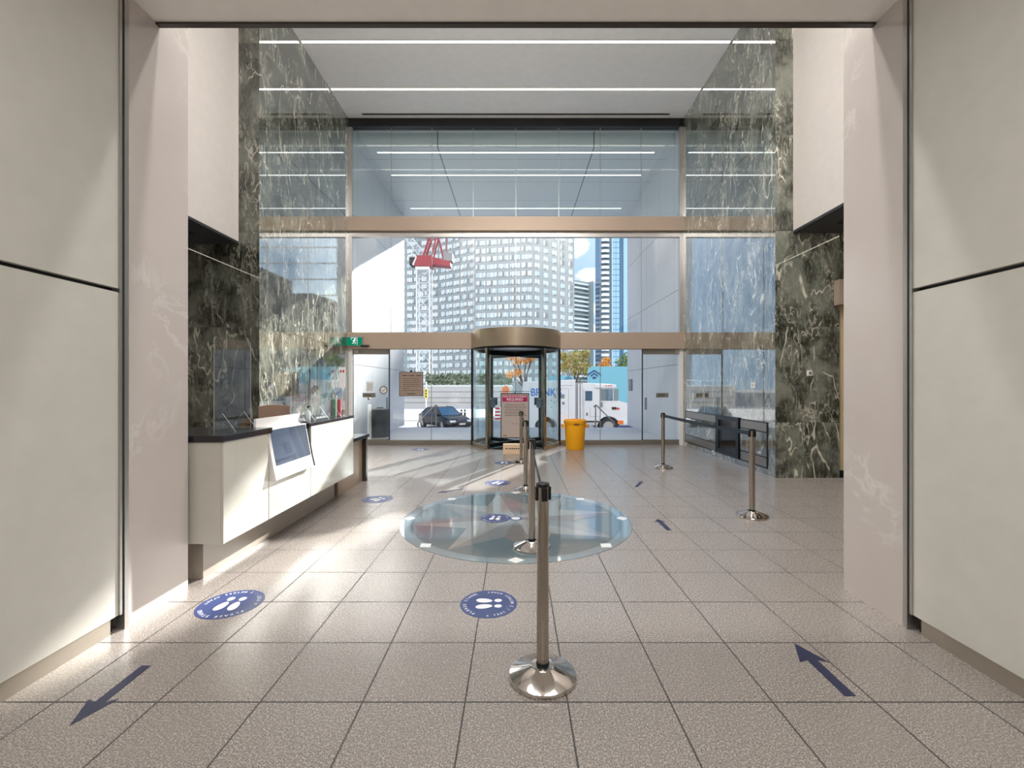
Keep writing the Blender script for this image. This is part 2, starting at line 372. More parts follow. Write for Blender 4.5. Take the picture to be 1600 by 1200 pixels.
struct(MB().box(-XL-.04, -1.06, YF-.15, YF+.15, 2.41, 2.82), 'trim_5', bronze, 'lower bronze header beam above the glass door with the round decal', 'trim', bevel=.004)
struct(MB().box(1.06, XL+.04, YF-.15, YF+.15, 2.41, 2.82), 'trim_6', bronze, 'lower bronze header beam above the yellow bin', 'trim', bevel=.004)
struct(MB().box(-XL, -XL+.09, YF-.06, YF+.06, 0, 2.41), 'trim_7', M['white_plastic'], 'white jamb of the glass door beside the desk', 'trim')
struct(MB().box(XL-.09, XL, YF-.06, YF+.06, 0, 2.41), 'trim_8', M['white_plastic'], 'white jamb of the glass door opposite the desk', 'trim')
# glass doors
for s, nm, lab in ((-1, 'door_1', 'frameless glass door with the round decal beside the desk'), (1, 'door_2', 'frameless glass door opposite the retractable belt posts')):
    def q(x): return s*x
    xa, xb = (PX(551, YF), PX(608.5, YF)) if s < 0 else (PX(1003.5, YF), PX(1064, YF))
    leaf = MB().box(xa, xb, YF-.008, YF+.008, .13, 2.28)
    d = struct(leaf, nm, g_door, lab, 'door')
    MB().box(xa, xb, YF-.03, YF+.03, 2.28, 2.41).build('header_rail', kick2, d)
    MB().box(xa, xb, YF-.03, YF+.03, .005, .13).build('bottom_rail', kick2, d)
    xe = xb if s < 0 else xa; xo = xa if s < 0 else xb
    MB().box(xe-.012, xe+.012, YF-.02, YF+.02, .005, 2.41).build('edge_seal', M['dark_frame'], d)
    MB().box(xo-.02, xo+.02, YF-.02, YF+.02, .005, 2.35).build('pivot_stile', M['dark_frame'], d)
    xh = PX(605, YF) if s < 0 else PX(1009, YF)
    h = MB()
    for yo in (-.05, .05):
        h.cyl((xh, YF+yo, .88), (xh, YF+yo, 1.19), .011, n=10)
        for z in (.92, 1.15): h.cyl((xh, YF, z), (xh, YF+yo, z), .008, n=8)
    h.build('handle', M['slate'], d, smooth=40)
    pxa, pxb = (567, 587) if s < 0 else (1025, 1044)
    MB().box(PX(pxa, YF), PX(pxb, YF), YF-.02, YF-.009, PZ(621, YF), PZ(614, YF)).build('push_plate', M['plaque'], d)
    w = MB()
    for k in range(4): w.box(PX(pxa+3+k*2.6, YF), PX(pxa+5+k*2.6, YF), YF-.0215, YF-.0202, PZ(618.3, YF), PZ(616.6, YF))
    w.build('lettering', M['ink'], d)
    if s < 0:
        MB().cyl((PX(577, YF), YF-.02, PZ(623, YF)), (PX(577, YF), YF-.05, PZ(623, YF)), .03, n=14).build('lock', M['plaque'], d)
    MB().box(xo-.1*s-.06, xo-.1*s+.06, YF-.05, YF+.03, 2.3, 2.40).build('closer', alu, d)
# paper and round decal on the left door
t = MB().box(PX(572.5, YF), PX(584, YF), YF-.0125, YF-.0095, PZ(612, YF), PZ(596.5, YF)).build('paper_notice', M['paper']); tag(t, 'small white paper taped to the glass door above its plate', 'notice')
w = MB()
for k in range(6): w.box(PX(574, YF), PX(582.5, YF), YF-.0138, YF-.0128, PZ(600.2+k*1.8, YF), PZ(599.7+k*1.8, YF))
w.build('lettering', M['plaque'], t)
t = thing('round_decal', 'round white decal with a tick on the glass door', 'decal', (PX(599.5, YF), YF-.01, PZ(609.5, YF)))
dm = MB(); n = 40
for i in range(n):
    a, b = 2*math.pi*i/n, 2*math.pi*(i+1)/n
    for r0, r1 in ((.075, .105),):
        dm.quad((r0*math.cos(a),0,r0*math.sin(a)), (r1*math.cos(a),0,r1*math.sin(a)), (r1*math.cos(b),0,r1*math.sin(b)), (r0*math.cos(b),0,r0*math.sin(b)))
dm.build('ring', M['plaque'], t, fix=False)
MB().cyl((0,.0015,0), (0,.0025,0), .106, n=40).build('disc', M['paper'], t)
MB().poly([(-.05,-.001,.0),(-.01,-.001,-.045),(.05,-.001,.035),(.04,-.001,.045),(-.01,-.001,-.02),(-.04,-.001,.012)]).build('tick', M['plaque'], t)
# taupe notice hanging on the left sidelight
y0 = YF-.045
t = thing('hanging_notice', 'square taupe notice board on the glass left of the revolving door', 'notice', (PX(642.5, y0), y0, PZ(600, y0)))
hw, hh = 18*y0/F, 18.3*y0/F
MB().box(-hw, hw, -.008, .008, -hh, hh).build('board', M['paper_taupe'], t, bevel=.002)
fm = MB()
for a in ((-hw-.01, hw+.01, hh, hh+.012), (-hw-.01, hw+.01, -hh-.012, -hh)): fm.box(a[0], a[1], -.011, .011, a[2], a[3])
for a in ((-hw-.012, -hw), (hw, hw+.012)): fm.box(a[0], a[1], -.011, .011, -hh-.012, hh+.012)
fm.build('frame', M['dark_brown'], t)
fm = MB(); x = -hw*.75
for wl in (.12, .03, .1, .0, .12): fm.box(x, x+wl, -.0105, -.0085, hh*.68, hh*.76); x += wl+.025
for k in range(7):
    z = hh*(.48-.17*k); x = -hw*(.72-.02*k) if k < 5 else -hw*.75
    while x < hw*(.72 if k not in (5,) else -.1):
        wl = rnd.uniform(.03, .07); fm.box(x, min(x+wl, hw*.75), -.0105, -.0085, z-.006, z+.006); x += wl+.015
fm.box(-hw*.35, hw*.35, -.0105, -.0085, -hh*.86, -hh*.80)
fm.build('lettering', M['ink'], t)
MB().box(-.03, .03, -.012, .02, hh+.012, hh+.05).build('hanger', M['dark_brown'], t)
MB().box(.08, .1, -.012, .02, hh+.012, hh+.04).build('hanger', M['dark_brown'], t)
# exit sign and sensor
y0 = YF-.2
t = thing('exit_sign', 'green running man exit sign on the lower bronze header', 'exit sign', (PX(554, y0), y0, PZ(533.5, y0)))
hw, hh = 11.8*y0/F, 6.4*y0/F
MB().box(-hw-.012, hw+.012, -.015, .05, -hh-.012, hh+.02).build('housing', alu, t, bevel=.004)
MB().box(-hw, hw, -.02, -.014, -hh, hh).build('face', emit('exit_face', lin('118a66'), .8), t)
em = emit('exit_pictogram', (1,1,1,1), 1.0); p = MB()
def tube2(m, pts, w):
    for (x0,z0),(x1,z1) in zip(pts[:-1], pts[1:]):
        d = Vector((x1-x0, 0, z1-z0)); nn = Vector((-d.z, 0, d.x)).normalized()*w/2
        a, b = Vector((x0,-.0215,z0)), Vector((x1,-.0215,z1)); m.quad(a-nn, b-nn, b+nn, a+nn)
p.poly([(.015+.017*math.cos(k*math.pi/6), -.0215, .062+.017*math.sin(k*math.pi/6)) for k in range(12)])
tube2(p, [(.005,.045),(-.005,-.005)], .03); tube2(p, [(.008,.038),(.042,.022),(.052,.04)], .011); tube2(p, [(.0,.038),(-.032,.022),(-.04,-.005)], .011)
tube2(p, [(-.002,-.005),(.026,-.03),(.018,-.07)], .014); tube2(p, [(-.006,-.005),(-.022,-.04),(-.055,-.055)], .014)
tube2(p, [(-.075,.085),(.072,.085),(.072,-.085)], .010); tube2(p, [(-.075,.085),(-.075,.04)], .010)
p.build('pictogram', em, t, fix=False)
t = MB().box(PX(563.5, y0), PX(576, y0), y0-.02, y0+.05, PZ(542, y0), PZ(539, y0)).build('door_sensor', M['black'], bevel=.006); tag(t, 'black motion sensor bar beside the green exit sign', 'sensor')
# ------------------------------------------------------------------ revolving door
RC = (0, YF); RR = 1.12
t = thing('revolving_door', 'glass revolving door under a round bronze drum', 'revolving door', (0, YF, 0))
c0 = (0,0)
m = MB().arcwall(c0, RR-.02, .04, 0, 360, 2.41, 2.83, n=72); m.lathe([(0,2.82),(RR-.04,2.82)], n=72); MB().lathe([(0,2.43),(RR-.04,2.43)], n=72).build('drum_ceiling', M['dark_frame'], t)
m.build('drum', bronze2, t, smooth=40)
MB().arcwall(c0, RR-.06, .05, 0, 360, 2.36, 2.412, n=72).build('drum_rim', M['dark_frame'], t, smooth=40)
for a0, a1 in ((180, 232), (308, 360), (0, 52), (128, 180)):
    MB().arcwall(c0, RR-.05, .014, a0, a1, .10, 2.37, n=18).build('curved_glass', g_curve, t, smooth=40)
    MB().arcwall(c0, RR-.05, .05, a0, a1, .0, .10, n=18).build('curved_base', bronze2, t, smooth=40)
for a in (232, 308, 52, 128):
    x, y = (RR-.045)*math.cos(R(a)), (RR-.045)*math.sin(R(a))
    Mx = Matrix.Translation((x, y, 0)) @ Matrix.Rotation(R(a), 4, 'Z')
    MB().box(-.045, .045, -.03, .03, 0, 2.37, M=Mx).build('jamb_post', steel, t, bevel=.004)
for sx in (-1, 1):
    MB().box(sx*(RR-.02)-.025, sx*(RR-.02)+.025, -.06, .06, 0, 2.41).build('side_post', M['dark_frame'], t)
for k, a in enumerate((227.5, 312.5, 47.5, 132.5)):
    Mx = Matrix.Rotation(R(a), 4, 'Z'); L = RR-.13
    w = MB().box(.03, L, -.022, .022, .02, .12, M=Mx).box(.03, L, -.022, .022, 2.22, 2.33, M=Mx).box(L-.055, L, -.022, .022, .12, 2.22, M=Mx)
    wo = w.build('wing_frame', M['dark_frame'], t)
    MB().box(.02, L-.055, -.006, .006, .12, 2.22, M=Mx).build('pane', g_door, wo)
    h = MB()
    for sy in (-1, 1): h.box(L-.20, L-.045, sy*.025-.004+sy*.03, sy*.025+.004+sy*.03, .97, 1.16, M=Mx).box(L-.08, L-.05, min(sy*.02, sy*.06), max(sy*.02, sy*.06), 1.0, 1.13, M=Mx).box(L-.2,L-.05,min(sy*.02,sy*.075),max(sy*.02,sy*.075),1.155,1.17,M=Mx)
    h.build('push_bar', M['slate'], wo)
MB().cyl((0,0,.0), (0,0,2.4), .009, n=12).build('centre_shaft', alu, t, smooth=40)
MB().lathe([(RR-.16,.004),(0,.004)], n=60).build('floor_mat', M['dark_frame'], t)
# poster stand in front of the door
yp = 9.9
t = thing('poster_stand', 'framed mask poster with a magenta heading at the revolving door', 'sign', (PX(804.5, yp), yp, 0))
def zq(py): return PZ(py, yp)
hw = 21*yp/F; zb, zt = zq(683.5), zq(615.5)
MB().box(-hw, hw, -.006, .012, zb, zt).build('poster', M['paper_beige'], t)
zh = zq(627.5)
MB().box(-hw+.02, hw-.02, -.0085, -.0062, zh, zt-.03).build('heading', M['magenta'], t)
m = MB(); b = .018
m.box(-hw-b, hw+b, -.012, .018, zt, zt+b); m.box(-hw-b, hw+b, -.012, .018, zb-b, zb); m.box(-hw-b, -hw, -.012, .018, zb, zt); m.box(hw, hw+b, -.012, .018, zb, zt)
m.box(-hw-.05, hw+.05, -.004, .01, zt+.05, zt+.06); m.box(-.008, .008, -.004, .01, zt, zt+.06)
m.build('frame', M['dark_frame'], t)
m = MB(); T = Matrix(((1,0,0,0),(0,0,-1,0),(0,1,0,0),(0,0,0,1)))
Z = lambda x, y, z: Matrix.Translation((x, y, z)) @ Matrix.Rotation(R(90), 4, 'X')
m.mesh(*text_geo('MASK OR FACE COVERING', .043), Z(0, -.0095, zt-.062)); m.mesh(*text_geo('REQUIRED', .078), Z(0, -.0095, zh+.048))
m.build('lettering', M['sticker_white'], t, fix=False)
m = MB()
for k in range(8):
    z = zh-.06-.036*k; x = -hw*(.7+.05*(k % 3))
    while x < hw*.72:
        wl = rnd.uniform(.02, .06); m.box(x, x+wl, -.0085, -.0062, z-.005, z+.005); x += wl+.012
m.box(-hw+.04, -hw+.12, -.0085, -.0062, zb+.035, zb+.05)
for x in (-.04, .04): m.box(x-.015, x+.015, -.0085, -.0062, zb+.30, zb+.312)
m.build('fine_print', M['ink'], t)
m = MB()
for x in (-hw*.6, hw*.6): m.box(x-.012, x+.012, .018, .042, .02, zb+.1)
m.box(-hw*.8, hw*.8, -.10, .16, 0, .02)
m.build('stand', M['dark_frame'], t)
# cream floor box in front
yb = 9.62
t = thing('cream_box', 'cream box with dark printing on the floor before the poster', 'box', (PX(805.5, yb), yb, 0))
hw = 19.6*yb/F; zt = PZ(694.5, yb)
MB().box(-hw, hw, 0, .18, 0, zt).build('carton', M['box_card'], t, bevel=.004)
m = MB(); x = -hw*.8
for wl in (.03, .02, .0, .035, .03, .035, .03, .03, .035, .03): m.box(x, x+wl, -.0025, -.0005, zt*.52, zt*.64); x += wl+.012
m.build('lettering', M['ink'], t)
# yellow bin
t = thing('yellow_bin', 'round yellow waste bin standing by the glass sidelight', 'bin', (PX(898.5, 10.42), 10.42, 0))
MB().lathe([(0,.0),(.20,.0),(.212,.02),(.245,.58),(.262,.60),(.272,.66),(.272,.69),(.25,.695),(.245,.67),(.24,.56),(.2,.03),(0,.03)], n=48).build('body', M['yellow'], t, smooth=35)
for s in (-1, 1):
    m = MB()
    for k in range(8):
        a0, a1 = R(-26+6.5*k), R(-26+6.5*(k+1)); f = lambda a, r: (s*r*math.cos(a), r*math.sin(a))
        p0, p1, p2, p3 = f(a0,.25), f(a0,.325), f(a1,.325), f(a1,.25)
        for z0, z1 in ((.56,.58),):
            vs = [(p[0],p[1],z) for z in (z0,z1) for p in (p0,p1,p2,p3)]
            m.add(vs, [(0,1,2,3),(4,5,6,7),(0,1,5,4),(1,2,6,5),(2,3,7,6),(3,0,4,7)])
        p0, p3 = f(a0,.305), f(a1,.305); vs = [(p[0],p[1],z) for z in (.5,.58) for p in (p0,p1,p2,p3)]
        vs = [(p[0],p[1],z) for z in (.5,.58) for p in (f(a0,.305),f(a0,.325),f(a1,.325),f(a1,.305))]
        m.add(vs, [(0,1,2,3),(4,5,6,7),(0,1,5,4),(1,2,6,5),(2,3,7,6),(3,0,4,7)])
    m.build('handle', M['yellow'], t)
MB().arcwall((0,0), .262, .006, -102, -78, .585, .63, n=6).build('label_plate', M['label_brown'], t)
# ------------------------------------------------------------------ ceiling light lines and vent
led = emit('led_diffuser', (1,.95,.88,1), 5.0)
def ledline(y, z, x0, x1, lab, e=led, w=.035):
    t = thing('linear_light', lab, 'light', ((x0+x1)/2, y, z)); h = (x1-x0)/2
    MB().box(-h, h, -w, w, -.012, 0).build('channel', alu, t)
    MB().box(-h+.01, h-.01, -w*.75, w*.75, -.016, -.0122).build('diffuser', e, t)
    return t
ledline(8.64, ZC, -XL+.02, XL-.02, 'linear ceiling light nearest the viewer on the lobby ceiling')
ledline(10.02, ZC, -XL+.02, XL-.02, 'linear ceiling light on the lobby ceiling nearest the window')
t = thing('ceiling_vent', 'long thin dark slot vent in the ceiling above the window', 'vent', (0, 10.95, ZC))
MB().box(-3.8, 3.8, -.03, .03, -.01, 0).build('frame', alu, t)
MB().box(-3.78, 3.78, -.02, .02, -.013, -.0102).build('slot', M['black'], t)
for s, zs, lab in ((-1, SZL, 'linear light in the soffit on the desk side'), (1, SZR, 'linear light in the soffit opposite the desk')):
    t = thing('linear_light', lab, 'light', (s*(5.5 if s < 0 else 5.3), 5.3, zs))
    MB().box(-.014, .014, -1.85, 1.8, -.012, 0).build('channel', alu, t)
    MB().box(-.009, .009, -1.84, 1.79, -.016, -.0122).build('diffuser', emit('soffit_led', (1,.9,.75,1), 8.0), t)
# ------------------------------------------------------------------ right wall grilles and devices
xw = XL
def strip(m, y0, y1, z0, z1, d=.012, mi=0): m.box(xw-d, xw+.002, y0, y1, z0, z1, mi)
t = thing('wall_grille', 'marble and metal wall panel nearer the glass front', 'wall panel', (XL, 10.1, 0))
def bay(t, y0, y1, org):
    for nm, z0, z1, mt in (('upper_strip', .72, .86, kick2), ('lower_strip', .13, .28, kick2)):
        m = MB(); strip(m, y0, y1, z0, z1, .008); m.build(nm, mt, t, off=org)
    m = MB(); strip(m, y0, y1, .30, .70, .008); m.build('marble_panel', marble, t).location = (-org[0], -org[1], 0)
    m = MB()
    for z in (.105, .28, .70, .86): strip(m, y0-.02, y1+.02, z, z+.02, .010)
    strip(m, y0-.03, y0, .105, .88, .010); strip(m, y1, y1+.03, .105, .88, .010)
    m.build('frame', M['dark_frame'], t, off=org)
bay(t, 9.32, 10.95, (XL, 10.1, 0))
t = thing('wall_grille', 'marble and metal wall panel nearer the dark marble corner', 'wall panel', (XL, 7.85, 0))
bay(t, 7.42, 8.28, (XL, 7.85, 0))
t = thing('display_case', 'dark framed glass case set between the wall panels', 'display case', (XL, 8.78, 0))
m = MB()
for a in ((-.46,-.36,.11,.89),(.36,.46,.11,.89),(-.36,.36,.11,.2),(-.36,.36,.80,.89)): m.box(-.03, 0, *a)
m.build('frame', M['dark_frame'], t)
MB().box(-.018, 0, -.36, .36, .2, .8).build('glass_front', M['black_gloss'], t)
t = thing('wall_socket', 'small white outlet low on the wall beside the display case', 'outlet', (XL, PX(1115,1) and XL*F/(1115-CX), .07))
MB().box(-.012, 0, -.06, .06, -.035, .045).build('plate', M['white_plastic'], t, bevel=.003)
MB().box(-.014, -.0122, -.03, .03, -.02, .02).build('face', M['plaque'], t)
t = thing('alarm_switch', 'small white alarm switch on the dark marble return', 'switch', (PX(1264, YR), YR, PZ(583, YR)))
MB().box(-.037, .037, -.03, 0, -.045, .045).build('housing', M['white_plastic'], t, bevel=.004)
MB().box(-.02, .02, -.034, -.0302, -.02, .02).build('button', M['plaque'], t)
t = thing('wall_plate', 'small blank white plate on the reflective marble wall', 'plate', (XL, XL*F/(1177-CX), PZ(602, 7.85)))
MB().box(-.01, 0, -.07, .07, -.05, .05).build('plate', M['white_plastic'], t, bevel=.003)
MB().box(-.012, -.0102, -.015, .015, -.012, .012).build('knob', M['plaque'], t)
t = thing('potted_plant', 'spiky plant in a teal planter peeking past the stone pillar', 'plant', (5.33, 6.95, 0))
MB().lathe([(0,0),(.10,0),(.11,.02),(.11,.06),(.03,.10),(.03,.90),(.115,.94),(.125,1.11),(.10,1.11),(.09,1.0),(0,1.0)], n=28).build('planter', M['leaf_teal'], t, smooth=35)
m = MB()
for k in range(22):
    a = rnd.uniform(0, 2*math.pi); l = rnd.uniform(.2, .33); up = rnd.uniform(-.05, .18); p0 = Vector((0,0,1.08)); w = Vector((-math.sin(a), math.cos(a), 0))*.012
    p1 = p0 + Vector((math.cos(a)*l*.5, math.sin(a)*l*.5, .12)); p2 = p0 + Vector((math.cos(a)*l*.8, math.sin(a)*l*.8, up-.1))
    m.quad(p0-w, p0+w, p1+w, p1-w); m.add([p1-w, p1+w, p2], [(0,1,2)])
m.build('leaves', m_leaf('spiky_leaf', '8d9a5a', 'd8d2a0'), t, fix=False)
# ------------------------------------------------------------------ belt posts
def stanchion(label, loc, group, rz=0):
    t = thing('belt_post', label, 'barrier post', loc, rz, group)
    MB().lathe([(0,.0),(.172,.0),(.174,.012),(.170,.022),(.062,.062),(.058,.066),(.042,.068),(.0,.068)], n=64).build('base', chrome, t, smooth=25)
    MB().lathe([(.0315,.06),(.0315,.985),(.0,.985)], n=40).build('post', steel, t, smooth=40)
    MB().lathe([(.034,.06),(.034,.082),(.0316,.085)], n=40).build('collar', M['dark_frame'], t, smooth=40)
    h = MB().lathe([(.0318,.980),(.034,.982),(.034,.996),(.028,1.0),(0,1.0)], n=40, mi=0).build('head_cap', M['black'], t, smooth=40)
    for k in range(4):
        a = math.pi/2*k + R(12)
        Mx = Matrix.Rotation(a, 4, 'Z')
        MB().box(.028, .041, -.015, .015, .912, .980, M=Mx).build('belt_clip', M['black'], h, bevel=.002)
    return t
CG, RG = 'belt posts down the middle of the lobby', 'belt posts near the grilled wall'
cen = [('tall steel belt post in front, nearest the viewer', (.138, 2.28, 0)), ('steel belt post standing on the round floor medallion', (.148, 4.11, 0)),
       ('steel belt post just behind the round floor medallion', (.142, 6.34, 0)), ('steel belt post farthest back, in front of the poster', (.105, 8.6, 0))]
side = [('steel belt post across from the glass door, at the far end of its belt', (2.675, 8.06, 0)), ('steel belt post nearer the viewer at the end of the side belt', (2.70, 5.07, 0))]
p0 = None; posts = []
for (lab, loc), g in [(c, CG) for c in cen] + [(c, RG) for c in side]:
    if p0 is None: p = p0 = stanchion(lab, loc, g)
    else:
        p = copy_tree(p0); p.location = loc; tag(p, lab, 'barrier post', g)
    posts.append(p)
def belt(a, b, sag=.012):
    A, B = Vector(a.location), Vector(b.location); d = (B-A); L = d.length; d.normalize(); n = Vector((-d.y, d.x, 0))*.0015
    m = MB(); N = 10; pts = []
    for i in range(N+1):
        s = .038 + (L-.076)*i/N; u = i/N; pts.append((d*s, .925 - sag*4*u*(1-u)))
    for (p, z), (q, w) in zip(pts[:-1], pts[1:]):
        vs = [p-n+Vector((0,0,z)), q-n+Vector((0,0,w)), q-n+Vector((0,0,w+.048)), p-n+Vector((0,0,z+.048)),
              p+n+Vector((0,0,z)), q+n+Vector((0,0,w)), q+n+Vector((0,0,w+.048)), p+n+Vector((0,0,z+.048))]
        m.add(vs, [(0,1,2,3),(7,6,5,4),(3,2,6,7),(0,4,5,1)])
    m.build('belt', M['belt'], a, fix=False)
belt(posts[1], posts[0]); belt(posts[2], posts[1]); belt(posts[3], posts[2]); belt(posts[4], posts[5])
# ------------------------------------------------------------------ floor medallion (flush inlay)
EC = (0, 4.99, .0); er = 1.268
t = thing('floor_medallion', 'round polished stone medallion with a compass star set in the floor', 'floor medallion', EC)
def sector(m, pts, z, mi=0): m.poly([(x, y, z) for x, y in pts], mi)
m = MB(); m.lathe([(er,-.002),(er,.002),(0,.002)], n=96); m.build('disc', M['inlay_teal'], t, smooth=30)
m = MB(); m.lathe([(er-.10,.0024),(er-.004,.0024)], n=96); m.build('outer_ring', M['inlay_ring'], t, fix=False)
m = MB(); m.lathe([(er-.115,.0024),(er-.103,.0024)], n=96); m.lathe([(.45,.0042),(.50,.0042)], n=72) if False else None; m.build('ring_line', M['inlay_ring'], t, fix=False)
st = MB()
pol = lambda r, a: (r*math.cos(a), r*math.sin(a))
for k in range(8):
    a = 2*math.pi*k/8 + R(12); r = er-.12; w = R(22.5)
    for sgn, mi in ((-1, 0), (1, 1)):
        sector(st, [(0,0), pol(r, a), pol(.62, a+sgn*w)][::sgn], .0028 if k % 2 else .0032, mi if k % 2 == 0 else mi+1)
st.build('star', [M['inlay_mauve'], M['inlay_pale'], M['inlay_grey']], t, fix=False)
for k in range(8):
    dm = MB(); a = 2*math.pi*k/8 + R(-90); c = pol(er-.075, a); u = pol(.065, a); w = pol(.075, a+math.pi/2)
    sector(dm, [(c[0]+u[0], c[1]+u[1]), (c[0]+w[0], c[1]+w[1]), (c[0]-u[0], c[1]-u[1]), (c[0]-w[0], c[1]-w[1])], .0034)
    dm.build('diamond', M['inlay_white'], t, fix=False)
m = MB().lathe([(.075,.0036),(0,.0036)], n=32); m.build('hub', M['sticker_blue'], t, fix=False)
m = MB().lathe([(.05,.004),(0,.004)], n=32); m.build('hub_dot', M['inlay_white'], t, fix=False)
# ------------------------------------------------------------------ footprint stickers
def sticker(label, loc, rz, r=.2, z=.0):
    t = thing('floor_sticker', label, 'floor sticker', (loc[0], loc[1], z), rz, 'blue footprint stickers on the floor')
    MB().lathe([(r,0),(r,.0012),(0,.0012)], n=56).build('disc', M['sticker_blue'], t, smooth=30)
    for s in (-1, 1):
        m = MB(); n = 26
        def sole(cx, cy, a, b, tw, asym):
            return [(cx + a*math.cos(u)*(1+asym*math.sin(u)) + tw*math.sin(u), cy + b*math.sin(u), .0016) for u in (2*math.pi*i/n for i in range(n))]
        m.poly(sole(s*.042, .032, .030, .058, s*.006, .16)); m.poly(sole(s*.040, -.066, .023, .027, 0, -.08))
        m.build('footprint', M['sticker_white'], t, fix=False)
    m = MB()
    def arc(txt, size, rad, mid, span, inward):
        n = len(txt)
        for i, ch in enumerate(txt):
            if ch == ' ': continue
            u = (i+.5)/n - .5
            a = mid - u*span if not inward else mid + u*span
            x, y = rad*math.cos(a), rad*math.sin(a); rot = a - math.pi/2 if not inward else a + math.pi/2
            m.mesh(*text_geo(ch, size), Matrix.Translation((x, y, .0017)) @ Matrix.Rotation(rot, 4, 'Z'))
    arc('PLEASE STAND', .034, r*.84, math.pi/2, R(118), False)
    arc('6 FEET / 2 METRES APART', .030, r*.84, -math.pi/2, R(190), True)
    m.build('lettering', M['sticker_white'], t, fix=False)
    return t
def fl(px, py): d = EYE*F/(py-CY); return (PX(px, d), d)
S0 = None
for lab, (px, py), rot, r, z in (
    ('blue round footprint sticker on the sunny floor by the desk-side pillar', (360.5, 943.5), 180, .205, .0),
    ('blue round footprint sticker between the front belt post and the desk', (763.5, 943), 92, .195, .0),
    ('blue footprint sticker stuck on the round floor medallion', (774, 810), 170, .165, .0042),
    ('blue footprint sticker just beyond the round floor medallion', (778, 754.5), 150, .195, .0),
    ('faint footprint sticker on the floor beside the low desk', (590, 780), 140, .195, .0),
    ('footprint sticker in front of the cream box', (788, 723), 180, .19, .0),
    ('small distant footprint sticker near the glass sidelight below the taupe notice', (657, 702.5), 180, .2, .0)):
    q = fl(px, py)
    if S0 is None: s = S0 = sticker(lab, q, R(rot), .2)
    else:
        s = copy_tree(S0); tag(s, lab, 'floor sticker', 'blue footprint stickers on the floor')
    s.location = (q[0], q[1], z); s.rotation_euler = (0, 0, R(rot)); s.scale = (r/.2, r/.2, 1)
# ------------------------------------------------------------------ arrows
def arrow(label, tail, tip, w, hw, hl):
    a, b = Vector(fl(*tail)), Vector(fl(*tip)); d = b-a; L = d.length; an = math.atan2(d.y, d.x)
    m = MB(); pts = [(0,-w),(L-hl,-w),(L-hl-.02,-hw),(L,0),(L-hl-.02,hw),(L-hl,w),(0,w)]
    m.prism(pts, 'z', 0, .0012)
    o = m.build('floor_arrow', M['arrow_blue']); o.location = (a.x, a.y, 0); o.rotation_euler = (0,0,an)
    return tag(o, label, 'floor arrow', 'dark blue tape arrows on the floor')
arrow('dark blue tape arrow pointing toward the viewer by the desk-side corridor wall', (229, 1040), (108, 1135), .026, .072, .15)
arrow('dark blue tape arrow pointing to the glass front by the opposite corridor wall', (1329, 1088), (1241, 1005), .028, .08, .16)
arrow('short tape arrow on the floor between the medallion and the side belt posts', (1046, 829), (1027, 811), .028, .07, .1)
arrow('thin tape arrow on the floor just behind the medallion', (723, 764), (683, 770), .022, .06, .1)
arrow('small faint tape arrow on the floor before the side belt', (994, 761), (1003, 752), .026, .06, .1)
# ------------------------------------------------------------------ reception desk
xf = -2.176; yn, ya, yb_, ye = 3.3, 3.907, 4.71, 5.94; zb, zt = .318, 1.075
t = thing('reception_desk', 'long white glass reception desk with dark tops along the marble wall', 'reception desk', (-2.6, 4.6, 0)); ORG = (-2.6, 4.6, 0)
B = lambda: MB()
MB().box(-2.45, -2.425, 3.44, 5.93, 0, zb+.02).box(-2.95, -2.45, 3.44, 3.47, 0, zb+.02).build('plinth', M['counter_base'], t, off=ORG)
MB().box(-2.95, xf-.02, yn+.02, ye-.02, zb+.002, zb+.03).box(-2.45, xf-.03, ya+.02, yb_-.02, zb+.03, .66).build('carcass', M['dark_frame'], t, off=ORG)
MB().box(xf-.02, xf, yn, ya-.006, zb, zt).build('front_panel', M['counter_glass'], t, off=ORG, bevel=.002)
MB().box(xf-.02, xf, ya+.006, yb_-.006, zb, .70).build('front_panel', M['counter_glass'], t, off=ORG, bevel=.002)
MB().box(xf-.02, xf, yb_+.006, ye, zb, zt-.01).build('front_panel', M['counter_glass'], t, off=ORG, bevel=.002)
MB().box(-2.95, xf-.021, yn, yn+.02, zb, zt).build('end_panel', M['counter_glass'], t, off=ORG, bevel=.002)
MB().box(-2.45, xf-.021, ya-.03, ya-.008, .34, zt).build('inner_side', M['counter_base'], t, off=ORG)
MB().box(-2.45, xf-.021, yb_+.008, yb_+.03, .34, zt-.01).build('inner_side', M['plaque'], t, off=ORG)
MB().box(-2.45, xf-.021, ye-.02, ye, zb, zt-.01).build('end_panel', M['counter_base'], t, off=ORG)
MB().box(-3.0, xf+.005, yn-.012, ya+.05, zt, zt+.05).build('worktop', M['dark_top'], t, off=ORG, bevel=.003)
MB().box(-2.95, xf+.005, yb_-.02, ye+.015, zt-.01, zt+.025).build('worktop', M['dark_top'], t, off=ORG, bevel=.003)
MB().box(-2.95, -2.44, ya+.05, yb_-.02, .70, .74).build('lower_shelf', M['dark_top'], t, off=ORG)
ZT1, ZT2 = zt+.05, zt+.025
t = thing('low_desk', 'lower dark-topped desk section at the far end of the reception desk', 'desk', (-2.8, 6.5, 0)); ORG = (-2.8, 6.5, 0)
MB().box(-3.3, -2.33, ye+.02, 7.06, .68, .73).build('desktop', M['dark_top'], t, off=ORG, bevel=.003)
MB().box(-3.25, -2.34, 6.93, 7.0, 0, .68).build('leg', M['dark_brown'], t, off=ORG)
MB().box(-2.43, -2.40, ye+.04, 6.92, .0, .66).build('modesty_panel', M['desk_beige'], t, off=ORG)
